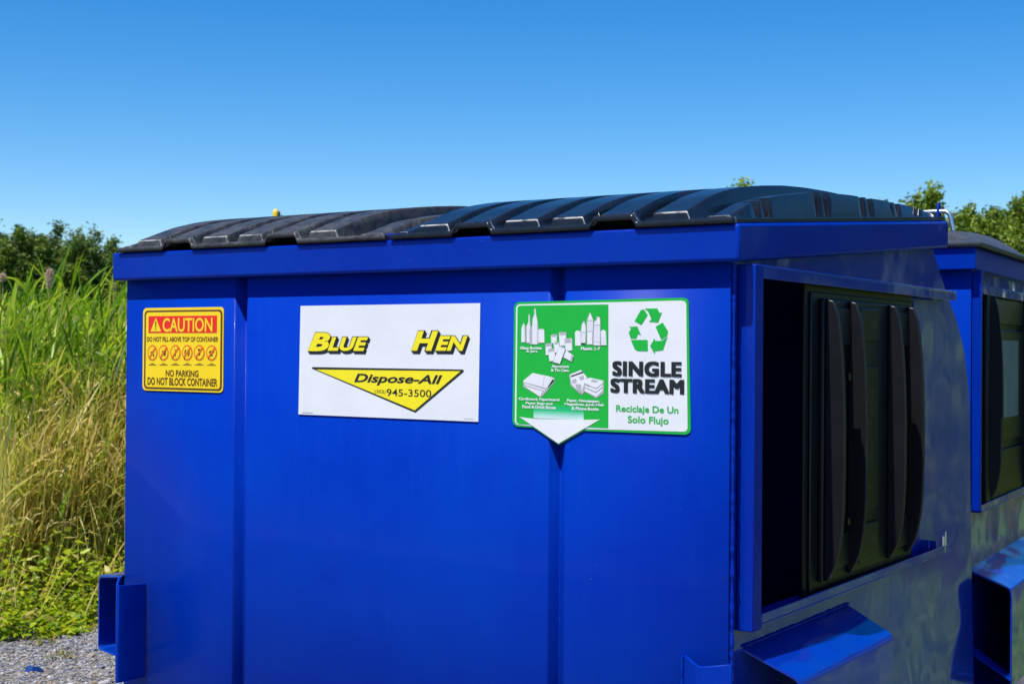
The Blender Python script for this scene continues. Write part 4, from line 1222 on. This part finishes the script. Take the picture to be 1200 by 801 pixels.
def make_tree(name, h, w, seed, pal, n=9000, leaf=.085, top=None):
    t = empty(name)
    rr = random.Random(seed)
    mb = MB()
    mb.tube([(0, 0, -.02), (.05 * w, 0, h * .35), (-.03 * w, .02, h * .62), (0, 0, h * .86)], [h * .026, h * .019, h * .011, h * .003], 8)
    lobes = []
    nl = 13
    for i in range(nl):
        f = (i + .5) / nl
        a = i * 2.4 + rr.uniform(-.4, .4)
        z = h * (.30 + .55 * f)
        rad = w * .5 * (1.0 - .72 * max(0, f - .35) ** 1.0 / .65) * rr.uniform(.62, .92)
        lx, ly = math.cos(a) * rad, math.sin(a) * rad
        q = w * rr.uniform(.15, .23) * (1.15 - .45 * f)
        lobes.append((lx, ly, z, q * 1.15, q * 1.15, q * .95))
        s0 = h * (.22 + .45 * f)
        mb.tube([(0, 0, s0), (lx * .5, ly * .5, (s0 + z) * .52), (lx, ly, z)], [h * .009, h * .006, h * .002], 5)
    lobes.append((0, 0, h * .55, w * .26, w * .26, h * .22))
    if top:
        lobes += [(a * w, b_ * w, c_ * h, q * w, q * w, q * w * 1.5) for a, b_, c_, q in top]
    mb.build('trunk', M_BARK, t, smooth=True)
    V, F, T = crown_mesh(seed, lobes, n, leaf, pal)
    np_mesh('crown', V, F, T, M_TREE, t)
    return t

def copy_tree(src, loc, rz, s):
    r_ = src.copy(); COL.objects.link(r_)
    for ch in src.children:
        c = ch.copy(); COL.objects.link(c); c.parent = r_
    place(r_, loc, rz, s)
    return r_
def place(t, loc, rz, s):
    t.location = (loc[0], loc[1], 0); t.rotation_euler = (0, 0, rz); t.scale = s if isinstance(s, tuple) else (s, s, s)

protoD = [make_tree('leafy_tree', 6.0, 3.6, 31 + k, PAL_D, 30000, .068, top=[(-.30 + .07 * k, .1, .84, .07), (-.1 + .1 * k, -.1, .93, .06), (.12 + .08 * k, .0, .88, .07), (.28, .1, .80, .06)]) for k in range(3)]
protoL = [make_tree('leafy_tree', 5.6, 3.8, 41 + k, PAL_L, 34000, .068, top=[(-.13, 0, .965, .05), (.01, .05, 1.0, .05), (.14, -.03, .985, .05), (-.07, 0, .92, .08), (.07, 0, .92, .08), (0, 0, .86, .13)]) for k in range(2)]
LEFT = [ (-37.85, 26.59, 1.03, 'dark leafy tree, tallest crown at the far left edge of the photo'),
         (-39.21, 29.29, 1.06, 'dark leafy tree, second crown from the left edge above the reeds'),
         (-36.66, 28.58, 1.00, 'dark leafy tree, third crown from the left above the reeds'),
         (-38.07, 31.24, .98, 'dark leafy tree just left of the lid and rim corner'),
         (-40.05, 26.33, 1.08, 'dark leafy tree beyond the left edge of the photo'),
         (-43.42, 26.50, 1.05, 'dark leafy tree well beyond the left edge of the photo'),
         (-38.28, 33.51, .86, 'dark leafy tree hidden behind the left lid'),
         (-45.70, 33.38, 1.12, 'dark leafy tree in the back row between first and second crowns'),
         (-44.15, 35.61, .98, 'dark leafy tree in the back row between third and fourth crowns') ]
used = set()
for i, (x, y, s, lab) in enumerate(LEFT):
    src = protoD[i % 3]
    if i < 3: t = src; place(t, (x, y), i * 1.3, (s * 1.1, s * 1.1, s * .95))
    else: t = copy_tree(src, (x, y), i * 1.7, (s * 1.1, s * 1.1, s * .95))
    tag(t, lab, 'tree', 'dark trees beyond the reeds at left')
RIGHT = [ (-9.90, 33.14, 1.005, 'tree with three leafy tufts above the hinge end of the lid'),
          (-7.51, 28.73, .83, 'bright green tree directly above the second dumpster corner'),
          (-7.22, 30.12, .81, 'bright green tree between the other two at the right edge'),
          (-6.09, 28.47, .86, 'bright green tree cut by the right edge of the photo'),
          (-14.76, 32.32, 1.055, 'tree whose leafy tips poke above the peak of the right lid'),
          (-11.59, 34.42, .965, 'tree whose tips barely show over the back of the right lid'),
          (-5.07, 27.94, .9, 'bright green tree beyond the right edge of the photo'),
          (-3.93, 27.50, .95, 'bright green tree well beyond the right edge of the photo'),
          (-8.52, 30.45, .80, 'bright green tree low behind the bent end of the hinge rod'),
          (-7.95, 34.43, .92, 'bright green tree in the back row at the right edge'),
          (-9.68, 38.09, .95, 'bright green tree in the back row over the second lid') ]
for i, (x, y, s, lab) in enumerate(RIGHT):
    src = protoL[i % 2]
    rz = R(-33) + (0 if i in (0, 4) else i * 1.1)
    if i < 2: t = src; place(t, (x, y), rz, s)
    else: t = copy_tree(src, (x, y), rz, s)
    tag(t, lab, 'tree', 'bright trees beyond the dumpsters at right')
for k, (x, y, s) in enumerate([(3.4, 9.5, .62), (7.0, 12.5, .8), (11.5, 13, .85), (2.2, 14.5, .8), (5.0, 17, 1.0)]):
    t = copy_tree(protoD[k % 3], (x, y), k * 2.1, s)
    tag(t, ('%s leafy tree standing right of the dumpsters beyond the frame edge' % ('nearest', 'third', 'fourth', 'second', 'farthest')[k]), 'tree', 'trees mirrored in the blue side panel')

# ---------------------------------------------------------------- yellow marker pole
px_, py_ = -8.47, 7.68
t = empty('marker_pole', (px_, py_, 0))
tag(t, 'slim yellow marker pole, only its rounded top showing over the left lid', 'pole')
hz = 2.945
mb = MB(); mb.tube([(0, 0, 0), (0, 0, hz - .15)], .022, 12); mb.build('post', M_YPOLE, t, smooth=True)
mb = MB(); mb.tube([(0, 0, hz - .152), (0, 0, hz - .05), (0, 0, hz - .022), (0, 0, hz - .006), (0, 0, hz)], [.030, .030, .026, .014, .002], 14); mb.build('cap', M_YPOLE, t, smooth=True, angle=60)
mb = MB(); mb.box(.018, .042, .004, .022, hz - .14, hz - .028); mb.build('bracket', M_INK, t, bevel=.003)
mb = MB(); mb.tube([(.03, .012, hz - .04), (.075, .03, hz - .085), (.10, .05, hz - .14)], .004, 6); mb.build('wire', M_INK, t, smooth=True)
